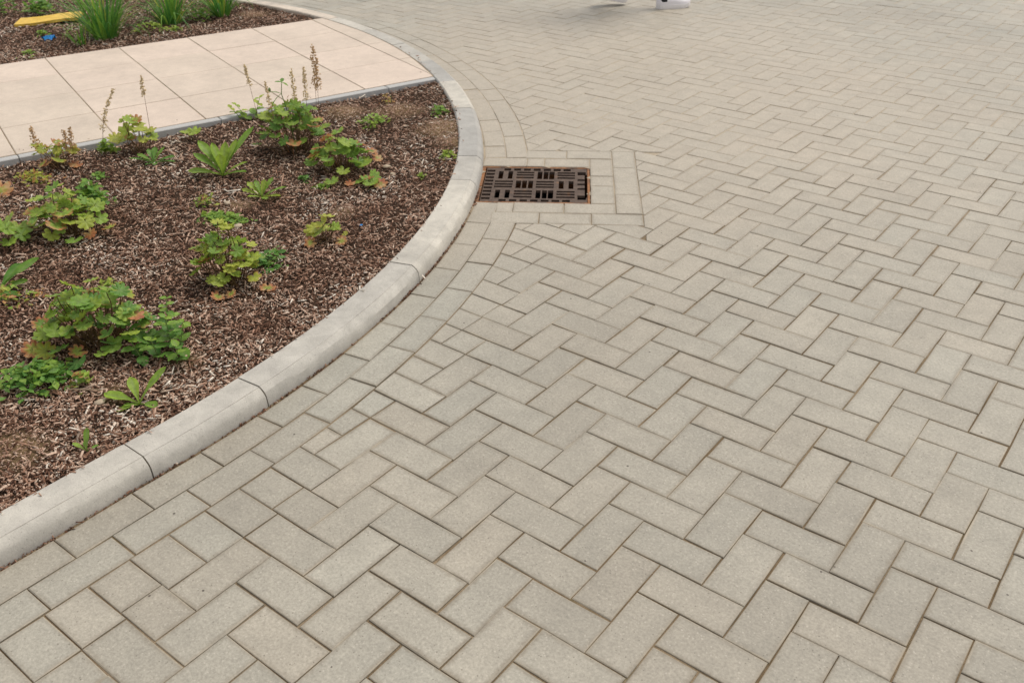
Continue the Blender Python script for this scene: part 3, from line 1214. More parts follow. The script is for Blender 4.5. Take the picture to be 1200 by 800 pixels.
# ------------------------------------------------------------------ plants
def tube(path, radii, sides=4):
    v, f = [], []
    for k, (p, r) in enumerate(zip(path, radii)):
        p = Vector(p)
        a = Vector(path[min(k + 1, len(path) - 1)]) - Vector(path[max(k - 1, 0)])
        a.normalize() if a.length else None
        ref = Vector((0, 0, 1)) if abs(a.z) < 0.9 else Vector((1, 0, 0))
        x = a.cross(ref).normalized(); y = a.cross(x)
        for s in range(sides):
            t = 2 * math.pi * s / sides
            v.append(tuple(p + x * r * math.cos(t) + y * r * math.sin(t)))
    for k in range(len(path) - 1):
        for s in range(sides):
            f.append((k * sides + s, k * sides + (s + 1) % sides, (k + 1) * sides + (s + 1) % sides, (k + 1) * sides + s))
    return v, f


def frame(d, up):
    x = Vector(d).normalized()
    z = (Vector(up) - x * Vector(up).dot(x)).normalized()
    y = z.cross(x)
    return Matrix(((x.x, y.x, z.x), (x.y, y.y, z.y), (x.z, y.z, z.z)))


def lobed_blade(R, r, lobes=7, teeth=True):
    """round lobed pleated leaf; base at the origin, spreading along +x. returns verts, faces, rim, vein"""
    n = lobes * 4
    v = [(0, 0, 0)]; rim = [0.0]; vein = [1.0]
    half = math.radians(165)
    mid, out = [], []
    cup = r.uniform(-0.10, 0.25); pl = r.uniform(0.07, 0.15); droop = r.uniform(0.0, 0.35)
    for k in range(n + 1):
        a = -half + 2 * half * k / n
        ph = (k / n * lobes) % 1.0
        lob = abs(math.sin(math.pi * ph))                   # 1 at the lobe tip
        rad = R * (0.66 + 0.30 * lob ** 0.6 + (0.045 if (teeth and k % 2) else 0)) * (1 + 0.05 * r.uniform(-1, 1)) * (0.80 + 0.20 * math.cos(a * 0.5))
        z = pl * R * (lob - 0.5) * 1.6 + cup * R * 0.5
        z -= droop * R * max(0, math.cos(a)) * 0.6
        for q, (fr, st) in enumerate(((0.55, mid), (1.0, out))):
            st.append(len(v))
            zz = z * fr * fr if q else z * 0.45
            v.append((R * 0.12 * (1 - fr) + rad * fr * math.cos(a), rad * fr * math.sin(a), zz))
            rim.append(0.45 if q == 0 else 1.0)
            vein.append(max(0.0, lob - 0.55) * (1.6 if q == 0 else 0.9))
    f = []
    for k in range(n):
        f.append((0, mid[k], mid[k + 1]))
        f.append((mid[k], out[k], out[k + 1], mid[k + 1]))
    return v, f, rim, vein


def long_blade(L, W, r, tooth=0.0, arch=0.3, tip=0.75):
    """dock / thistle like blade along +x, widest near tip fraction"""
    n = 11
    v, f, rim, vein = [], [], [], []
    tw = r.uniform(-0.25, 0.25)
    wavep = r.uniform(0, 6)
    for k in range(n + 1):
        t = k / n
        w = W * (0.10 + 0.9 * math.sin(math.pi * min(1, t ** (math.log(0.5) / math.log(tip)))) ** 0.85) if t < 0.999 else 0.0
        w *= (1 + tooth * (0.5 if k % 2 else -0.5))
        z = arch * L * (t - 1.15 * t * t)
        x = L * t * (1 - 0.10 * arch * t)
        for side, y in enumerate((-1.0, -0.5, 0.0, 0.5, 1.0)):
            fold = 0.22 * W * abs(y) + 0.06 * W * math.sin(wavep + t * 16 + y * 2) * abs(y)
            v.append((x + (0.02 * L if abs(y) == 1 else 0), y * w, z + fold + tw * y * w * t))
            rim.append(abs(y)); vein.append(1.0 if y == 0 else 0.0)
    for k in range(n):
        for q in range(4):
            a = k * 5 + q
            f.append((a, a + 1, a + 6, a + 5))
    return v, f, rim, vein


def place(v, M3, p): return [tuple(M3 @ Vector(q) + Vector(p)) for q in v]


def leaf_obj(root, v, f, rim, vein, pet=None, tone=0.5, autumn=0.0, name='leaf'):
    nb = len(v)
    v = list(v); f = list(f); rim = list(rim); vein = list(vein)
    if pet:
        pv, pf = pet
        f += [tuple(nb + q for q in ff) for ff in pf]
        v += pv; rim += [0.3] * len(pv); vein += [1.0] * len(pv)
    pets = [0.0] * nb + [0.85] * (len(v) - nb)
    o = mesh_obj(name, v, f, M_LEAF, root, smooth=True, attrs={'rim': ('POINT', 'FLOAT', rim), 'vein': ('POINT', 'FLOAT', vein), 'pet': ('POINT', 'FLOAT', pets)})
    o['tone'] = tone; o['autumn'] = autumn
    return o


def lobed_leaf(root, r, end, R, tone, autumn, start=(0, 0, 0.0), tilt=None, lobes=7):
    end = Vector(end)
    out = Vector((end.x, end.y, 0))
    out = out.normalized() if out.length > 1e-4 else Vector((math.cos(r.uniform(0, 6.3)), math.sin(r.uniform(0, 6.3)), 0))
    dirv = out + Vector((r.uniform(-.7, .7), r.uniform(-.7, .7), r.uniform(-.35, .25)))
    up = Vector((out.x * 0.4 + r.gauss(0, .42), out.y * 0.4 + r.gauss(0, .42), 1.0))
    if tilt: up = Vector(tilt)
    Mf = frame(dirv, up)
    bl = lobed_blade(R, r, lobes)
    v = place(bl[0], Mf, end)
    p0 = Vector(start)
    ctrl = p0 + Vector((out.x * end.length * 0.25, out.y * end.length * 0.25, end.z * 0.75))
    path = []
    for k in range(5):
        t = k / 4
        path.append(p0 * (1 - t) ** 2 + ctrl * 2 * t * (1 - t) + end * t * t)
    return leaf_obj(root, v, bl[1], bl[2], bl[3], tube(path, [0.0016] * 5, 3), tone, autumn)


def lobed_plant(name, label, loc, leaves, spread, height, R, seed, autumn=0.15, tone=(0.45, 0.85), squash=1.0, spikes=(), cat='plant', extra=()):
    r = random.Random(seed)
    z = soil_z(*loc) + 0.002
    root = empty(name, (loc[0], loc[1], z))
    tag(root, label, cat)
    # crown axes: x along image right, y away from the camera
    ex, ey = Vector((RIGHT.x, RIGHT.y, 0)).normalized(), Vector((FWD.x, FWD.y, 0)).normalized()
    for k in range(leaves):
        t = (k + 0.5) / leaves
        ang = k * 2.39996 + r.uniform(-.4, .4)
        rho = math.sqrt(t) * r.uniform(0.85, 1.1)
        h = height * (1.0 - 0.62 * rho ** 2) * r.uniform(0.55, 1.22)
        e = ex * (math.cos(ang) * rho * spread) + ey * (math.sin(ang) * rho * spread * squash)
        low = rho > 0.75
        au = 0.0
        if r.random() < autumn * (1.7 if low else 0.6): au = r.uniform(0.3, 0.8)
        elif r.random() < 0.5: au = r.uniform(0.0, 0.3)
        lobed_leaf(root, r, (e.x, e.y, max(0.012, h)), R * r.uniform(0.7, 1.15), r.uniform(*tone), au, lobes=r.choice((5, 7, 7, 9)), start=(e.x * 0.35 + r.gauss(0, spread * .12), e.y * 0.35 + r.gauss(0, spread * .12), 0))
    for (dx, dy, dz_, R_, tn, au) in extra:
        e = ex * dx + ey * dy
        lobed_leaf(root, r, (e.x, e.y, dz_), R_, tn, au, tilt=(-FWD.x * .5 + r.gauss(0, .2), -FWD.y * .5 + r.gauss(0, .2), 1), start=(e.x * .3, e.y * .3, 0))
    for sp in spikes: spike(root, r, *sp)
    return root


def spike(root, r, dx, dy, h, frac=0.42, width=0.016, pale=False, lean=(0, 0)):
    """dry flower spike: thin stem with many little seed cups"""
    ex, ey = Vector((RIGHT.x, RIGHT.y, 0)).normalized(), Vector((FWD.x, FWD.y, 0)).normalized()
    dx, dy = (ex * dx + ey * dy).xy
    lean = (ex * lean[0] + ey * lean[1]).xy
    path = []
    for k in range(6):
        t = k / 5
        path.append((dx * (0.8 + 0.2 * t) + lean[0] * t * t, dy * (0.8 + 0.2 * t) + lean[1] * t * t, h * t))
    v, f = tube(path, [0.0013, 0.0012, 0.0011, 0.001, 0.0008, 0.0005], 4)
    st = mesh_obj('flower_stem', v, f, M_STEM_RED, root, smooth=True)
    V, F = [], []
    n = int(44 + 150 * frac * h / 0.4)
    for k in range(n):
        t = 1 - frac * (k + r.random()) / n
        i = min(4, int(t * 5)); tt = t * 5 - i
        p = Vector(path[i]).lerp(Vector(path[i + 1]), tt)
        w = width * (0.3 + 0.8 * (1 - t) / frac) * r.uniform(0.2, 1.3)
        a = r.uniform(0, 6.283)
        c = p + Vector((math.cos(a) * w, math.sin(a) * w, r.uniform(-.004, .004)))
        s = r.uniform(0.0024, 0.0050)
        b = len(V)
        ax = Vector((r.uniform(-1, 1), r.uniform(-1, 1), r.uniform(-.4, 1))).normalized()
        M3 = frame(ax, Vector((0.1, 0.2, 1)) if abs(ax.z) < 0.95 else Vector((1, 0, 0)))
        for q in ((1.5, 0, 0), (0, 1, 0), (0, -0.5, 0.87), (0, -0.5, -0.87), (-1.2, 0, 0)):
            V.append(tuple(M3 @ (Vector(q) * s) + c))
        F += [(b, b + 1, b + 2), (b, b + 2, b + 3), (b, b + 3, b + 1), (b + 4, b + 2, b + 1), (b + 4, b + 3, b + 2), (b + 4, b + 1, b + 3)]
        # pedicel
        b = len(V)
        V += [tuple(p), tuple(p + Vector((0, 0, 0.0008))), tuple(c)]
        F.append((b, b + 1, b + 2))
    mesh_obj('seed_head', V, F, M_SEEDPALE if pale else M_SEED, root)
    return st


def rosette(name, label, loc, specs, seed, tone=(0.45, 0.7), tooth=0.0, cat='plant', tip=0.72):
    """specs: (angle in degrees from image right, anticlockwise seen from above; length, width, elevation)"""
    r = random.Random(seed)
    root = empty(name, (loc[0], loc[1], soil_z(*loc) + 0.003))
    tag(root, label, cat)
    ex, ey = Vector((RIGHT.x, RIGHT.y, 0)).normalized(), Vector((FWD.x, FWD.y, 0)).normalized()
    for (a, L, W, el) in specs:
        a = math.radians(a + r.uniform(-6, 6)); el = math.radians(el)
        d = (ex * math.cos(a) + ey * math.sin(a)) * math.cos(el) + Vector((0, 0, math.sin(el)))
        up = Vector((0, 0, 1)) if el < 1.2 else -(ex * math.cos(a) + ey * math.sin(a))
        v, f, rim, vein = long_blade(L, W, r, tooth, 0.22, tip)
        v = place(v, frame(d, up), (0, 0, 0.002))
        leaf_obj(root, v, f, rim, vein, None, r.uniform(*tone), 0.1 * r.random())
    return root


def mat_weed(name, label, loc, spread, height, n, seed, tone=(0.3, 0.6), size=0.012, autumn=0.0, cat='weed', squash=1.0):
    """low weed with many tiny leaves, too small to pick apart: foliage is one mesh"""
    r = random.Random(seed)
    root = empty(name, (loc[0], loc[1], soil_z(*loc) + 0.002))
    tag(root, label, cat)
    ex, ey = Vector((RIGHT.x, RIGHT.y, 0)).normalized(), Vector((FWD.x, FWD.y, 0)).normalized()
    V, F, T, A, RM, VN = [], [], [], [], [], []
    clumps = [(r.gauss(0, 0.5), r.gauss(0, 0.5)) for _ in range(7)]
    for k in range(n):
        cx, cy = r.choice(clumps)
        x, y = cx * 0.75 + r.gauss(0, 0.28), cy * 0.75 + r.gauss(0, 0.28)
        q = min(1.0, math.hypot(x, y))
        z = max(0.002, height * (1 - 0.7 * q * q) * r.uniform(0.25, 1.0))
        p = ex * x * spread + ey * y * spread * squash + Vector((0, 0, z))
        d = Vector((r.gauss(0, 1), r.gauss(0, 1), r.uniform(-.3, .5))).normalized()
        M3 = frame(d, Vector((r.gauss(0, .35), r.gauss(0, .35), 1)))
        s = size * r.uniform(0.6, 1.4)
        b = len(V)
        for c in ((-.5, 0, 0), (0, .30, .06), (.25, .34, .08), (.8, 0, -.02), (.25, -.34, .08), (0, -.30, .06), (.2, 0, 0)):
            V.append(tuple(M3 @ (Vector(c) * s) + p))
        F += [(b, b + 6, b + 1), (b + 1, b + 6, b + 2), (b + 2, b + 6, b + 3), (b + 3, b + 6, b + 4), (b + 4, b + 6, b + 5), (b + 5, b + 6, b)]
        t = r.uniform(*tone); au = r.uniform(.4, .9) if r.random() < autumn else 0.0
        T += [t] * 7; A += [au] * 7; RM += [.6, 1, 1, 1, 1, 1, 0]; VN += [0.3, 0, 0, 0, 0, 0, 0.6]
    for k in range(max(4, n // 14)):
        cx, cy = r.choice(clumps)
        e = ex * cx * spread + ey * cy * spread * squash + Vector((0, 0, height * r.uniform(.3, .8)))
        pv, pf = tube([(0, 0, 0), tuple(e * 0.5 + Vector((0, 0, .01))), tuple(e)], [0.001] * 3, 3)
        b = len(V); V += pv; F += [tuple(b + q for q in ff) for ff in pf]
        T += [0.5] * len(pv); A += [0.3 * (autumn > 0)] * len(pv); RM += [.5] * len(pv); VN += [.5] * len(pv)
    o = mesh_obj('foliage', V, F, M_LEAF, root, attrs={'tone': ('POINT', 'FLOAT', T), 'autumn': ('POINT', 'FLOAT', A), 'rim': ('POINT', 'FLOAT', RM), 'vein': ('POINT', 'FLOAT', VN)})
    return root


def nettle(name, label, loc, stems, seed, tone=(0.05, 0.4), cat='weed'):
    """upright weed: stems with opposite pairs of toothed leaves"""
    r = random.Random(seed)
    root = empty(name, (loc[0], loc[1], soil_z(*loc) + 0.002))
    tag(root, label, cat)
    ex, ey = Vector((RIGHT.x, RIGHT.y, 0)).normalized(), Vector((FWD.x, FWD.y, 0)).normalized()
    for (x, y, h, lx, ly) in stems:
        b = ex * x + ey * y
        t_ = ex * lx + ey * ly
        path = [tuple(b + t_ * (q / 4) ** 1.4 + Vector((0, 0, h * q / 4))) for q in range(5)]
        pv, pf = tube(path, [0.0022, 0.002, 0.0018, 0.0015, 0.0012], 4)
        mesh_obj('stem', pv, pf, M_STEM_GREEN, root, smooth=True)
        lv = max(3, int(h / 0.021))
        for q in range(lv):
            t = 0.2 + 0.8 * q / (lv - 1)
            i = min(3, int(t * 4)); p = Vector(path[i]).lerp(Vector(path[i + 1]), t * 4 - i)
            a0 = q * 1.57 + r.uniform(-.3, .3)
            L = 0.050 * (1.05 - 0.45 * t) * r.uniform(.85, 1.2)
            for side in (0, math.pi):
                a = a0 + side
                d = Vector((math.cos(a), math.sin(a), r.uniform(-.25, .45)))
                v, f, rim, vein = long_blade(L, L * 0.33, r, 0.22, 0.25, 0.38)
                v = place(v, frame(d, (0, 0, 1)), p)
                leaf_obj(root, v, f, rim, vein, None, r.uniform(*tone) + 0.25 * t)
    return root


def grass(name, label, loc, n, L, spread, seed, cat='grass clump'):
    r = random.Random(seed)
    root = empty(name, (loc[0], loc[1], soil_z(*loc)))
    tag(root, label, cat)
    V, F, T, RM = [], [], [], []
    for k in range(n):
        a = r.uniform(0, 6.283); q = math.sqrt(r.random())
        bx, by = math.cos(a) * q * spread * 0.35, math.sin(a) * q * spread * 0.35
        a += r.gauss(0, 0.5)
        ln = L * r.uniform(0.55, 1.1)
        lean = q * r.uniform(0.5, 1.75) + 0.08
        curl = r.uniform(0.2, 1.6) * lean
        w = r.uniform(0.0035, 0.0065)
        d = Vector((math.cos(a), math.sin(a), 0)); side = Vector((-d.y, d.x, 0))
        b = len(V); t = r.uniform(0.05, 0.52)
        if r.random() < 0.08: t = 0.95
        seg = 6
        p = Vector((bx, by, 0)); th = math.pi / 2 - lean * 0.55
        for s in range(seg + 1):
            u = s / seg
            ww = w * (1 - u ** 2.2) * (0.7 + 0.3 * min(1, u * 4)) + 0.0003
            V += [tuple(p - side * ww), tuple(p + Vector((0, 0, -0.2 * ww)) ), tuple(p + side * ww)]
            T += [t, t, t]; RM += [0.6, 0, 0.6]
            p = p + (d * math.cos(th) + Vector((0, 0, math.sin(th)))) * (ln / seg)
            th -= curl * 1.15 / seg * (0.4 + 2.0 * u)
        for s in range(seg):
            c = b + s * 3
            F += [(c, c + 1, c + 4, c + 3), (c + 1, c + 2, c + 5, c + 4)]
    mesh_obj('blades', V, F, M_LEAF, root, smooth=True, attrs={'tone': ('POINT', 'FLOAT', T), 'rim': ('POINT', 'FLOAT', RM)})
    return root


# near bed ---------------------------------------------------------------------------------
lobed_plant('coral_bells', 'largest lobed green clump near the path corner with five tall brown seed spikes', (-2.30, 1.42), 70, 0.160, 0.215, 0.035, 21, 0.08, (0.35, 0.75), 0.75,
            spikes=[(0.112, 0.08, 0.445, 0.42, 0.021), (0.0, 0.10, 0.335, 0.45, 0.015, True), (0.056, 0.10, 0.345, 0.42, 0.013, True), (-0.205, 0.10, 0.36, 0.26, 0.009, True), (-0.125, 0.10, 0.285, 0.38, 0.011, True), (0.125, 0.06, 0.40, 0.36, 0.016)])
lobed_plant('coral_bells', 'wide lobed green clump with orange lower leaves, just right of the tall seed spikes', (-1.955, 1.375), 46, 0.135, 0.160, 0.036, 22, 0.10, (0.40, 0.80), 0.85, extra=[(-.02, -.16, .02, .036, .55, .2), (.06, -.17, .012, .026, .8, .95), (.15, .02, .05, .03, .7, .75), (-.03, -.02, .10, .028, .75, .7)])
lobed_plant('coral_bells', 'small low round-leaved plant nearest the curved kerb, right of the big clump', (-1.735, 1.335), 7, 0.055, 0.04, 0.036, 23, 0.05, (0.40, 0.65), 0.7)
mat_weed('chickweed', 'small bright green weed between the seed spikes and the path corner', (-2.277, 1.879), 0.06, 0.06, 130, 24, (0.5, 0.8), 0.016)
rosette('dock', 'rosette of long upright pale green leaves left of the big clump', (-2.301, 1.015),
        [(185, 0.15, 0.023, 10), (165, 0.16, 0.021, 34), (140, 0.19, 0.021, 44), (285, 0.13, 0.021, 64), (88, 0.15, 0.020, 55), (60, 0.17, 0.017, 52), (20, 0.12, 0.017, 26), (40, 0.25, 0.019, 46), (350, 0.11, 0.019, 14), (250, 0.07, 0.015, 30), (118, 0.15, 0.018, 58)], 31, (0.45, 0.68))
rosette('sow_thistle', 'low spreading rosette of toothed leaves below the long-leaved rosette', (-1.985, 0.965),
        [(175, 0.09, 0.014, 22), (150, 0.09, 0.013, 40), (120, 0.08, 0.012, 52), (85, 0.08, 0.012, 52), (50, 0.10, 0.014, 42), (15, 0.11, 0.016, 22), (345, 0.09, 0.016, 12), (200, 0.06, 0.012, 16), (300, 0.06, 0.013, 14)], 32, (0.5, 0.78), 0.5)
lobed_plant('coral_bells', 'small yellow-green plant with two orange leaves, alone on the bark near the kerb', (-1.474, 0.845), 10, 0.05, 0.095, 0.030, 33, 0.0, (0.68, 0.98), 0.8, extra=[(-.045, -.05, .02, .026, .8, .62), (.06, -.035, .018, .025, .85, .6)])
lobed_plant('coral_bells', 'dense yellow-green lobed clump with red stalks in the middle of the bed', (-1.495, 0.435), 50, 0.120, 0.190, 0.031, 34, 0.05, (0.45, 0.95), 0.65, extra=[(-.01, -.12, .015, .026, .8, .62), (.03, -.11, .02, .022, .8, .6)])
mat_weed('chickweed', 'tuft of fine dark weed just behind the dense yellow-green clump', (-1.50, 0.62), 0.07, 0.04, 130, 35, (0.15, 0.45), 0.018)
mat_weed('chickweed', 'low mat of bright green weed between the long-leaved rosette and the dense clump', (-1.945, 0.735), 0.080, 0.024, 190, 36, (0.35, 0.7), 0.018, squash=0.7)
mat_weed('chickweed', 'thin brownish weed sprig above the low bright green mat', (-2.12, 0.80), 0.06, 0.05, 60, 37, (0.55, 0.85), 0.014, 0.25)
lobed_plant('coral_bells', 'yellow-green lobed plant at the path edge left of the long-leaved rosette', (-2.875, 0.985), 18, 0.090, 0.150, 0.038, 38, 0.14, (0.65, 0.95), 0.7,
            spikes=[(0.066, 0.04, 0.335, 0.26, 0.011, True)])
lobed_plant('coral_bells', 'single pale green leaf on a tall stalk at the path edge', (-2.80, 1.22), 2, 0.012, 0.085, 0.045, 39, 0.0, (0.7, 0.85), 0.7)
rosette('sow_thistle', 'small dark flat rosette in front of the yellow-green path-edge plant', (-2.684, 0.935),
        [(180, 0.11, 0.014, 14), (160, 0.09, 0.012, 24), (130, 0.08, 0.012, 40), (90, 0.08, 0.012, 50), (50, 0.09, 0.012, 40), (10, 0.10, 0.013, 18), (350, 0.11, 0.012, 10), (240, 0.05, 0.01, 12), (300, 0.05, 0.01, 12)], 40, (0.15, 0.5), 0.45)
lobed_plant('coral_bells', 'large left-hand clump with a reddish leaf in front and dark gaps beneath', (-2.309, 0.315), 46, 0.135, 0.165, 0.037, 41, 0.08, (0.42, 0.85), 0.85, extra=[(.075, -.115, .025, .036, .5, .0), (.11, -.06, .025, .027, .7, .95), (.165, -.02, .03, .032, .8, .4), (-.12, -.05, .05, .048, .65, .05)])
mat_weed('chickweed', 'pale leafy weed growing out of the back of the left-hand clump', (-2.40, 0.47), 0.09, 0.13, 190, 42, (0.3, 0.6), 0.026)
lobed_plant('coral_bells', 'yellowing clump with two short brown seed spikes at the left end of the path edge', (-3.00, 0.665), 22, 0.10, 0.115, 0.030, 43, 0.22, (0.65, 1.0), 0.7,
            spikes=[(-0.082, 0.01, 0.175, 0.52, 0.020), (0.068, -0.01, 0.165, 0.62, 0.020), (0.092, 0.0, 0.175, 0.5, 0.014)])
mat_weed('chickweed', 'sprawling rusty-yellow weed below the two short seed spikes', (-2.93, 0.50), 0.085, 0.05, 110, 44, (0.75, 1.0), 0.018, 0.4)
mat_weed('chickweed', 'upright yellow-green weed at the path edge with a dry bent seed spike', (-2.95, 0.86), 0.05, 0.07, 90, 45, (0.45, 0.8), 0.022)
_r = [o for o in bpy.data.objects if o.name.startswith('chickweed') and o.get('label', '').endswith('bent seed spike')][0]
spike(_r, random.Random(451), 0.0, 0.0, 0.295, 0.62, 0.016, True, (0.10, 0.02))
mat_weed('chickweed', 'little green sprig on the bark in front of the path-edge weeds', (-2.72, 0.69), 0.04, 0.03, 40, 46, (0.3, 0.6), 0.018)
lobed_plant('geranium', 'biggest front clump of tangled green and yellow leaves with orange lower leaves', (-1.475, -0.055), 84, 0.170, 0.185, 0.032, 47, 0.05, (0.25, 0.80), 0.70, extra=[(-.165, -.07, .03, .036, .9, .55), (-.12, -.09, .035, .036, .85, .25), (-.02, -.10, .04, .03, .8, .5), (-.17, -.01, .06, .03, .8, .5), (-.01, -.14, .03, .034, .15, .0)])
nettle('dead_nettle', 'dark green upright weed with paired pointed leaves at the right of the front clump', (-1.275, 0.03),
       [(-0.05, 0.03, 0.13, -0.03, 0.0), (0.0, 0.05, 0.15, 0.01, 0.02), (0.045, 0.0, 0.11, 0.03, 0.0), (-0.01, -0.03, 0.08, 0.0, -0.02), (0.05, -0.05, 0.07, 0.02, -0.02), (-0.06, -0.03, 0.07, -0.02, 0.0), (0.02, 0.01, 0.12, 0.0, 0.0)], 48)
mat_weed('chickweed', 'dense bright green low weed in the corner left of the paddle-leaved seedling', (-1.43, -0.30), 0.10, 0.065, 300, 49, (0.15, 0.6), 0.020)
lobed_plant('coral_bells', 'two broad pale green leaves at the left edge above the dense low weed', (-1.53, -0.385), 3, 0.035, 0.075, 0.046, 50, 0.0, (0.5, 0.6), 0.7)
rosette('plantain', 'flat seedling of pale green paddle-shaped leaves near the front kerb', (-1.118, -0.160),
        [(172, 0.105, 0.019, 14), (120, 0.085, 0.015, 42), (42, 0.125, 0.015, 42), (345, 0.06, 0.013, 8), (215, 0.062, 0.013, 4), (190, 0.045, 0.010, 6)], 51, (0.50, 0.66))
rosette('plantain', 'tiny two-leaved seedling touching the kerb at front left', (-1.030, -0.365),
        [(80, 0.062, 0.009, 62), (160, 0.045, 0.007, 22), (30, 0.032, 0.006, 20), (120, 0.03, 0.006, 40)], 52, (0.40, 0.6))
rosette('dock', 'long dark dock leaf reaching in from the left edge', (-2.06, -0.075),
        [(35, 0.17, 0.022, 30), (20, 0.10, 0.018, 16), (60, 0.12, 0.02, 34), (340, 0.10, 0.016, 4), (300, 0.08, 0.014, 6)], 53, (0.2, 0.5))
mat_weed('sorrel', 'rusty orange sprig of weed beside the dark dock leaf', (-1.965, -0.085), 0.075, 0.06, 130, 54, (0.55, 0.9), 0.015, 0.55)
lobed_plant('coral_bells', 'plant cut by the left edge below the left-hand clump', (-2.40, 0.125), 12, 0.075, 0.09, 0.040, 55, 0.2, (0.45, 0.8), 0.8)
lobed_plant('coral_bells', 'large orange-edged leaf at the left edge of the near bed', (-2.90, 0.340), 2, 0.018, 0.03, 0.055, 56, 1.0, (0.8, 1.0), 0.8)
mat_weed('chickweed', 'small grassy weed at the bend of the bed beside the light kerb stone', (-2.125, 2.19), 0.050, 0.045, 90, 57, (0.35, 0.65), 0.016)
mat_weed('chickweed', 'small yellow-green weed against the grey kerb stone near the drain', (-1.675, 1.745), 0.035, 0.03, 60, 58, (0.6, 0.85), 0.015)
mat_weed('chickweed', 'thin pale sprout in the bark left of the drain', (-1.63, 1.52), 0.03, 0.02, 22, 59, (0.55, 0.8), 0.014)
nettle('willowherb', 'leafy green weed leaning over the path edging behind the long-leaved rosette', (-2.80, 1.585),
       [(-0.04, 0.0, 0.07, -0.05, 0.02), (0.0, 0.01, 0.10, 0.03, 0.02), (0.05, -0.01, 0.08, 0.05, 0.0), (-0.07, 0.0, 0.06, -0.04, 0.0)], 60, (0.35, 0.7))
mat_weed('chickweed', 'tiny dark green tuft in front of the wide orange-leaved clump', (-1.99, 1.19), 0.035, 0.03, 40, 61, (0.15, 0.4), 0.016)
mat_weed('chickweed', 'tiny bright green tuft nearest the low round-leaved plant', (-1.87, 1.17), 0.03, 0.02, 36, 62, (0.4, 0.65), 0.014)
mat_weed('chickweed', 'faint brown dry weed at the path edging near its corner', (-2.46, 2.16), 0.04, 0.06, 50, 63, (0.7, 1.0), 0.011, 0.9)
mat_weed('chickweed', 'pale yellowish seedlings on bark above the biggest front clump', (-1.80, 0.17), 0.03, 0.02, 24, 64, (0.7, 0.9), 0.017)
mat_weed('chickweed', 'thin sprout with rusty leaves between the front clump and the low corner weed', (-1.31, -0.20), 0.045, 0.05, 40, 65, (0.3, 0.8), 0.017, 0.25)


def stalk():
    r = random.Random(77)
    loc = (-2.30, 1.415)
    root = empty('sow_thistle', (loc[0], loc[1], soil_z(*loc)))
    tag(root, 'tall green stalk with a bud and drooping leaves rising over the largest clump', 'weed')
    ex, ey = Vector((RIGHT.x, RIGHT.y, 0)).normalized(), Vector((FWD.x, FWD.y, 0)).normalized()
    path = [(0, 0, 0), tuple(-ex * .005 + Vector((0, 0, .09))), tuple(-ex * .014 + Vector((0, 0, .18))), tuple(-ex * .030 + Vector((0, 0, .26))), tuple(-ex * .022 + Vector((0, 0, .31)))]
    v, f = tube(path, [0.0032, 0.003, 0.0026, 0.002, 0.0016], 5)
    mesh_obj('stem', v, f, M_STEM_GREEN, root, smooth=True)
    for (t, d, L, W) in ((2, ex * .9 + Vector((0, 0, -.25)), .10, .012), (3, -ex * .7 + Vector((0, 0, -.75)), .075, .010), (3, -ex + Vector((0, 0, .2)), .05, .006),
                         (1, -ex * .9 + ey * .2 + Vector((0, 0, .5)), .10, .014), (1, ex * .6 - ey * .5 + Vector((0, 0, .4)), .09, .012), (4, ex + Vector((0, 0, -.6)), .03, .008), (4, -ex + Vector((0, 0, .1)), .03, .008), (4, ey + Vector((0, 0, .4)), .03, .009)):
        bv, bf, rim, vein = long_blade(L, W, r, 0.3, 0.25, 0.5)
        leaf_obj(root, place(bv, frame(d, (0, 0, 1)), path[t]), bf, rim, vein, None, r.uniform(.3, .55))
    p = Vector(path[3]) - ex * .05 + Vector((0, 0, .01))
    v, f = tube([tuple(p), tuple(p + Vector((0, 0, .006))), tuple(p + Vector((0, 0, .013))), tuple(p + Vector((0, 0, .018)))], [.002, .006, .0055, .002], 7)
    mesh_obj('bud', v, f, M_STEM_GREEN, root, smooth=True)


stalk()

# far bed ----------------------------------------------------------------------------------
grass('daylily', 'tallest strap-leaved green clump beside the yellow board', (-4.99, 2.11), 150, 0.46, 0.20, 71)
grass('daylily', 'middle strap-leaved green clump in the far bed', (-5.00, 2.62), 120, 0.40, 0.18, 72)
grass('daylily', 'rightmost strap-leaved green clump near the kerb end of the far bed', (-4.88, 2.96), 90, 0.36, 0.13, 73)
grass('daylily', 'thin grassy tuft at the foot of the tallest strap-leaved clump', (-4.96, 1.93), 16, 0.16, 0.16, 74)
nettle('willowherb', 'leafy dark weed in the far top left corner', (-6.25, 2.06), [(-.1, 0, .16, -.05, 0), (0, .03, .18, 0, .02), (.08, 0, .15, .05, 0), (.03, -.05, .12, 0, 0), (-.05, .1, .18, 0, 0)], 75, (0.1, 0.5))
mat_weed('chickweed', 'low green weed beyond the left end of the yellow board', (-5.98, 2.20), 0.14, 0.12, 150, 76, (0.2, 0.55), 0.035)
mat_weed('chickweed', 'yellow-green weed between the tallest and middle strap-leaved clumps', (-4.86, 2.36), 0.10, 0.07, 70, 77, (0.55, 0.85), 0.026)
mat_weed('chickweed', 'leafy weed between the middle and rightmost strap-leaved clumps', (-4.93, 2.80), 0.11, 0.09, 110, 78, (0.35, 0.65), 0.028)
mat_weed('chickweed', 'small green sprig in front of the yellow board', (-5.42, 1.90), 0.06, 0.03, 40, 79, (0.4, 0.7), 0.022)
mat_weed('chickweed', 'little green sprig near the path edge left of the blue scrap', (-4.98, 1.58), 0.07, 0.03, 40, 80, (0.4, 0.7), 0.02)
mat_weed('chickweed', 'tiny weed near the path edge below the middle clump', (-4.72, 2.48), 0.05, 0.03, 36, 81, (0.5, 0.75), 0.02)


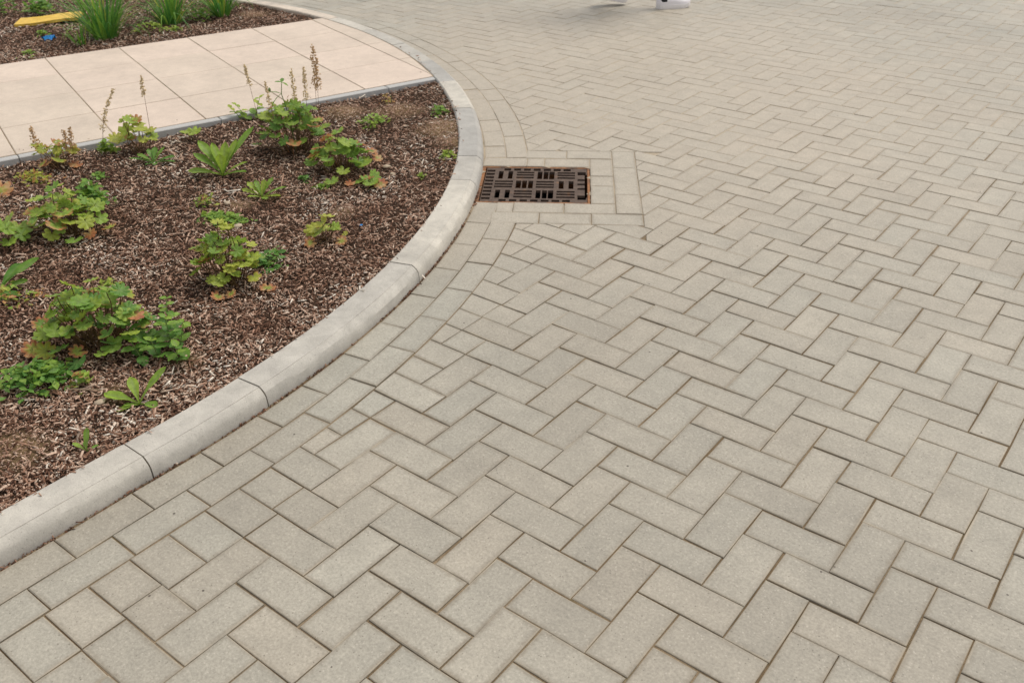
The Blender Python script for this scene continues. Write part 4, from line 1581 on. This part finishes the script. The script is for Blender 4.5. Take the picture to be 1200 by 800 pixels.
# ------------------------------------------------------------------ small things on the beds
def board():
    c = Vector((-5.73, 2.12, 0.0)); z = 0.062
    a = Vector((-5.732, 1.883, 0)); b = Vector((-5.525, 2.215, 0))
    ex = (b - a).normalized(); L = (b - a).length + 0.02
    ey = Vector((-ex.y, ex.x, 0)); W = 0.20
    r = random.Random(5)
    n = 12
    v, f = [], []
    for k in range(n + 1):
        t = k / n - 0.5
        for (s, h) in ((-0.5, 0.0), (-0.5, 0.018), (0.5, 0.020), (0.5, 0.0)):
            wob = r.uniform(-.003, .003)
            skew = 0.03 * s
            v.append(tuple(ex * (t * L + skew) + ey * (s * W + wob) + Vector((0, 0, h + 0.006 * math.sin(t * 5) + 0.004 * t))))
    for k in range(n):
        for q in range(4):
            f.append((k * 4 + q, k * 4 + (q + 1) % 4, (k + 1) * 4 + (q + 1) % 4, (k + 1) * 4 + q))
    f += [(3, 2, 1, 0), tuple(n * 4 + q for q in range(4))]
    o = mesh_obj('board', v, f, M_YELLOW)
    o.location = (c.x + 0.01, c.y + 0.01, 0.042)
    tag(o, 'yellow painted board lying on the bark in the far bed', 'board')


board()


def crumple(name, label, loc, size, mat, seed, cat, flat=0.5):
    r = random.Random(seed)
    v, f = [], []
    n = 7
    for i in range(n):
        for j in range(n):
            x, y = (i / (n - 1) - .5), (j / (n - 1) - .5)
            q = 1 + 0.25 * noise.noise(Vector((x * 3, y * 3, seed)))
            v.append((x * size * q + r.uniform(-.05, .05) * size, y * size * 0.7 * q + r.uniform(-.05, .05) * size, size * flat * abs(noise.noise(Vector((x * 4, y * 4, seed + 3)))) + r.uniform(0, .1) * size))
    for i in range(n - 1):
        for j in range(n - 1): f.append((i * n + j, (i + 1) * n + j, (i + 1) * n + j + 1, i * n + j + 1))
    o = mesh_obj(name, v, f, mat)
    o.location = (loc[0], loc[1], soil_z(*loc) + 0.008)
    o.rotation_euler = (0, 0, r.uniform(0, 6))
    return tag(o, label, cat)


crumple('plastic_scrap', 'crumpled blue plastic scrap on the bark in front of the yellow board', (-5.22, 1.85), 0.075, M_BLUE, 3, 'litter', 0.6)
crumple('plastic_scrap', 'tiny blue plastic scrap on the bark near the curved kerb', (-1.455, 1.005), 0.013, M_BLUE, 4, 'litter', 0.5)


def fallen_leaf(label, loc, R, tone, autumn, seed):
    r = random.Random(seed)
    v, f, rim, vein = lobed_blade(R, r, 7)
    o = leaf_obj(None, place(v, frame((r.uniform(-1, 1), r.uniform(-1, 1), 0.05), (0.3, -0.4, 1)), (0, 0, 0)), f, rim, vein, None, tone, autumn, 'fallen_leaf')
    o.location = (loc[0], loc[1], soil_z(*loc) + 0.012)
    tag(o, label, 'leaf')


fallen_leaf('red-rimmed leaf lying on the bark right of the dense yellow-green clump', (-1.358, 0.478), 0.032, 0.75, 0.62, 5)
fallen_leaf('small yellow leaf lying on the bark close to the tiny blue scrap', (-1.455, 0.92), 0.014, 1.0, 0.1, 6)
fallen_leaf('orange leaf lying on the bark beside the two short seed spikes', (-2.93, 0.71), 0.034, 0.9, 1.0, 7)


def pebble(label, loc, s, seed, z=None):
    r = random.Random(seed)
    v, f = [], []
    nu, nv = 7, 5
    v.append((0, 0, -s * .3))
    for j in range(1, nv):
        for i in range(nu):
            a, b = 2 * math.pi * i / nu, math.pi * j / nv
            q = s * r.uniform(.8, 1.15)
            v.append((q * math.sin(b) * math.cos(a) * 1.25, q * math.sin(b) * math.sin(a), -q * math.cos(b) * .5))
    v.append((0, 0, s * .5))
    for i in range(nu): f.append((0, 1 + (i + 1) % nu, 1 + i))
    for j in range(nv - 2):
        for i in range(nu):
            a = 1 + j * nu + i; b = 1 + j * nu + (i + 1) % nu
            f.append((a, b, b + nu, a + nu))
    top = len(v) - 1
    for i in range(nu): f.append((top, 1 + (nv - 2) * nu + i, 1 + (nv - 2) * nu + (i + 1) % nu))
    o = mesh_obj('pebble', v, f, M_STONE, smooth=True)
    o.location = (loc[0], loc[1], (soil_z(*loc) + 0.010) if z is None else z)
    o.rotation_euler = (0, 0, r.uniform(0, 6))
    tag(o, label, 'pebble')


pebble('beige pebble left of the low bright green mat of weed', (-2.05, .845), .014, 1)
pebble('beige pebble at the lower right of the low bright green mat of weed', (-1.845, .735), .016, 2)
pebble('pale pebble right of the wide orange-leaved clump', (-1.81, 1.50), .014, 3)
pebble('small pale pebble above the low round-leaved plant', (-1.735, 1.46), .011, 4)
pebble('tan pebble beside the left tip of the paddle-leaved seedling', (-1.205, -.225), .014, 5)


def stick(label, p, q, rad, mat=M_WOOD):
    p, q = Vector(p), Vector(q)
    r = random.Random(int(abs(p.x) * 1000))
    path = [tuple(p.lerp(q, k / 4) + Vector((r.uniform(-.0015, .0015), r.uniform(-.0015, .0015), r.uniform(0, .002)))) for k in range(5)]
    v, f = tube(path, [rad, rad * 1.1, rad, rad * .95, rad * .7], 5)
    f += [(4, 3, 2, 1, 0), tuple(20 + k for k in range(5))]
    o = mesh_obj('twig', v, f, mat)
    tag(o, label, 'twig')


stick('thin pale twig standing in the bark at the lower left edge', (-1.205, -.672, .045), (-1.255, -.635, .062), .0032)
stick('long thin twig lying on the bark left of the paddle-leaved seedling', (-1.31, -.255, .047), (-1.225, -.20, .049), .0018)
stick('thin twig lying below the large left-hand clump', (-2.45, .16, .05), (-2.36, .27, .055), .002)


# ------------------------------------------------------------------ passer-by (only the shoes reach into the picture)
def shoe(parent, heel, d, pitch, name='shoe'):
    """low trainer: sole and upper, heel at the origin of the last, toe along d"""
    L, W, Hh = 0.262, 0.088, 0.075
    n, k = 12, 12
    up_v, up_f, so_v, so_f = [], [], [], []
    rot = Matrix.Rotation(math.atan2(d[1], d[0]), 4, 'Z') @ Matrix.Rotation(pitch, 4, 'Y')
    def wid(t): return W * 0.5 * (0.72 + 0.30 * math.sin(math.pi * min(1, t * 0.9 + 0.12)) ** 1.0 + 0.12 * math.exp(-((t - .68) / .16) ** 2)) * math.sqrt(max(0.0, 1 - (max(0, abs(t - 0.5) - 0.33) / 0.17) ** 2.2))
    def top(t): return 0.024 + (Hh * (0.55 + 0.45 * min(1, t / 0.14)) if t < 0.30 else Hh * (1 - ((t - .30) / .70) ** 1.15 * 0.72))
    for i in range(n + 1):
        t = i / n
        w = max(0.004, wid(t)); toe = 0.014 * max(0, (t - .72) / .28) ** 2
        for j in range(k):
            a = 2 * math.pi * j / k
            y = math.cos(a) * w; s = math.sin(a)
            z = (0.026 + max(0, s) ** 0.8 * (top(t) - 0.026)) if s > 0 else 0.018
            up_v.append(tuple(rot @ Vector((t * L, y * 0.94 * (1 - .25 * max(0, s) ** 2), z + toe))))
        for j, (yy, zz) in enumerate(((-1, 0), (1, 0), (1.03, .014), (1.0, .028), (-1.0, .028), (-1.03, .014))):
            so_v.append(tuple(rot @ Vector((t * L, yy * w, zz + toe))))
    for i in range(n):
        for j in range(k): up_f.append((i * k + j, (i + 1) * k + j, (i + 1) * k + (j + 1) % k, i * k + (j + 1) % k))
        for j in range(6): so_f.append((i * 6 + j, i * 6 + (j + 1) % 6, (i + 1) * 6 + (j + 1) % 6, (i + 1) * 6 + j))
    up_f += [tuple(range(k)), tuple(n * k + j for j in range(k - 1, -1, -1))]
    so_f += [tuple(range(5, -1, -1)), tuple(n * 6 + j for j in range(6))]
    s = mesh_obj(name, up_v, up_f, M_WHITE, parent, smooth=True)
    s.location = heel
    mesh_obj('sole', so_v, so_f, M_SOLE, s)
    return s


def person():
    root = empty('person', (-2.55, 4.93, 0.0))
    tag(root, 'person walking past at the top of the picture in white low shoes', 'person')
    d = Vector((0.66, 0.75, 0)).normalized(); side = Vector((d.y, -d.x, 0))
    o = Vector(root.location)
    heelF = Vector((-2.555, 5.06, 0.001)) - o
    heelB = Vector((-2.975, 4.87, 0.078)) - o
    s1 = shoe(root, heelF, d, 0.0)
    s2 = shoe(root, heelB, d, 0.28)
    ankF = heelF + d * 0.055 + Vector((0, 0, 0.085)); ankB = heelB + d * 0.065 + Vector((0, 0, 0.06))
    mid = (ankF + ankB) * 0.5; mid.z = 0
    hip = mid + Vector((0, 0, 0.90)) + d * 0.02
    hF, hB = hip + side * -0.09, hip + side * 0.09
    kF = ankF.lerp(hF, 0.5) + d * 0.05; kB = ankB.lerp(hB, 0.5) + d * 0.07
    V, E, RAD, idx = [], [], [], {}
    def j(nm, p, r, par=None):
        idx[nm] = len(V); V.append(tuple(p)); RAD.append(r)
        if par: E.append((idx[par], idx[nm]))
    j('pelvis', hip, (.15, .11)); j('waist', hip + Vector((0, 0, .17)), (.13, .10), 'pelvis'); j('chest', hip + Vector((0, 0, .38)), (.155, .11), 'waist')
    j('neckb', hip + Vector((0, 0, .53)), (.07, .06), 'chest'); j('neck', hip + Vector((0, 0, .60)) + d * .01, (.052, .052), 'neckb')
    j('head', hip + Vector((0, 0, .70)) + d * .02, (.080, .092), 'neck'); j('crown', hip + Vector((0, 0, .79)) + d * .01, (.070, .082), 'head')
    for nm, h, kn, an in (('F', hF, kF, ankF), ('B', hB, kB, ankB)):
        j('hip' + nm, h - Vector((0, 0, .06)), (.085, .085), 'pelvis'); j('knee' + nm, kn, (.058, .058), 'hip' + nm)
        j('calf' + nm, kn.lerp(an, .35), (.056, .056), 'knee' + nm); j('ank' + nm, an + Vector((0, 0, .03)), (.043, .043), 'calf' + nm)
    for nm, sg, sw in (('L', -1, -.14), ('R', 1, .16)):
        sh = hip + Vector((0, 0, .48)) + side * sg * .18
        el = sh + Vector((0, 0, -.28)) + d * sw * .6 + side * sg * .04; wr = el + Vector((0, 0, -.22)) + d * (sw + .10)
        j('sh' + nm, sh, (.055, .055), 'chest'); j('el' + nm, el, (.042, .042), 'sh' + nm); j('wr' + nm, wr, (.028, .028), 'el' + nm)
        pm = wr + Vector((0, 0, -.07)) + d * .03
        j('pm' + nm, pm, (.032, .018), 'wr' + nm)
        for q in range(4):
            b = pm + d * ((q - 1.5) * .018) + Vector((0, 0, -.02)); j('f%d%s' % (q, nm), b + Vector((0, 0, -.03)), (.009, .009), 'pm' + nm)
            j('g%d%s' % (q, nm), b + Vector((0, 0, -.062 - .006 * (q in (1, 2)))) - side * sg * .012, (.008, .008), 'f%d%s' % (q, nm))
        j('t0' + nm, pm + d * .045 + Vector((0, 0, -.005)), (.010, .010), 'pm' + nm); j('t1' + nm, pm + d * .06 + Vector((0, 0, -.04)), (.008, .008), 't0' + nm)
    me = bpy.data.meshes.new('body')
    me.from_pydata(V, E, [])
    b = bpy.data.objects.new('body', me)
    COL.objects.link(b); b.parent = root
    sk = b.modifiers.new('skin', 'SKIN')
    for q, (r0, r1_) in enumerate(RAD):
        me.skin_vertices[0].data[q].radius = (r0, r1_)
    me.skin_vertices[0].data[0].use_root = True
    b.modifiers.new('sub', 'SUBSURF').render_levels = 2
    b.modifiers['sub'].levels = 2
    dg = bpy.context.evaluated_depsgraph_get()
    me2 = bpy.data.meshes.new_from_object(b.evaluated_get(dg))
    b.modifiers.clear()
    b.data = me2
    me2.materials.clear()
    for mt in (M_TROUSER, M_SHIRT, M_SKIN): me2.materials.append(mt)
    hz = hip.z
    for p in me2.polygons:
        c = p.center
        p.use_smooth = True
        arm = abs((c - hip).dot(side)) > 0.17
        p.material_index = 2 if (c.z > hz + .545 or (arm and c.z < hz - .02)) else (1 if (c.z > hz + .02 or arm) else 0)
    # face and hair
    hc = hip + Vector((0, 0, .735)) + d * .02
    def ball(nm, c, rx, ry, rz, mat, par):
        v, f = [], []
        for i in range(9):
            for q in range(12):
                a, bb = 2 * math.pi * q / 12, math.pi * i / 8
                v.append(tuple(c + d * (rx * math.sin(bb) * math.cos(a)) + side * (ry * math.sin(bb) * math.sin(a)) + Vector((0, 0, rz * math.cos(bb)))))
        for i in range(8):
            for q in range(12): f.append((i * 12 + q, (i + 1) * 12 + q, (i + 1) * 12 + (q + 1) % 12, i * 12 + (q + 1) % 12))
        return mesh_obj(nm, v, f, mat, par, smooth=True)
    ball('hair', hc - d * .022 + Vector((0, 0, .035)), .102, .090, .098, M_HAIR, root)
    ball('nose', hc + d * .088 + Vector((0, 0, -.015)), .016, .011, .020, M_SKIN, b)
    for sg in (-1, 1):
        ball('eye', hc + d * .078 + side * sg * .030 + Vector((0, 0, .008)), .011, .012, .009, M_SOCK, b)
        ball('ear', hc + side * sg * .082 + Vector((0, 0, -.005)), .014, .008, .026, M_SKIN, b)
    ball('mouth', hc + d * .078 + Vector((0, 0, -.055)), .010, .024, .006, M_HAIR, b)
    for an, nm in ((ankF, 'sock'), (ankB, 'sock')):
        v, f = tube([tuple(an - Vector((0, 0, .035))), tuple(an + Vector((0, 0, .02))), tuple(an + Vector((0, 0, .08)))], [.040, .040, .043], 10)
        mesh_obj(nm, v, f, M_SOCK, root, smooth=True)


person()
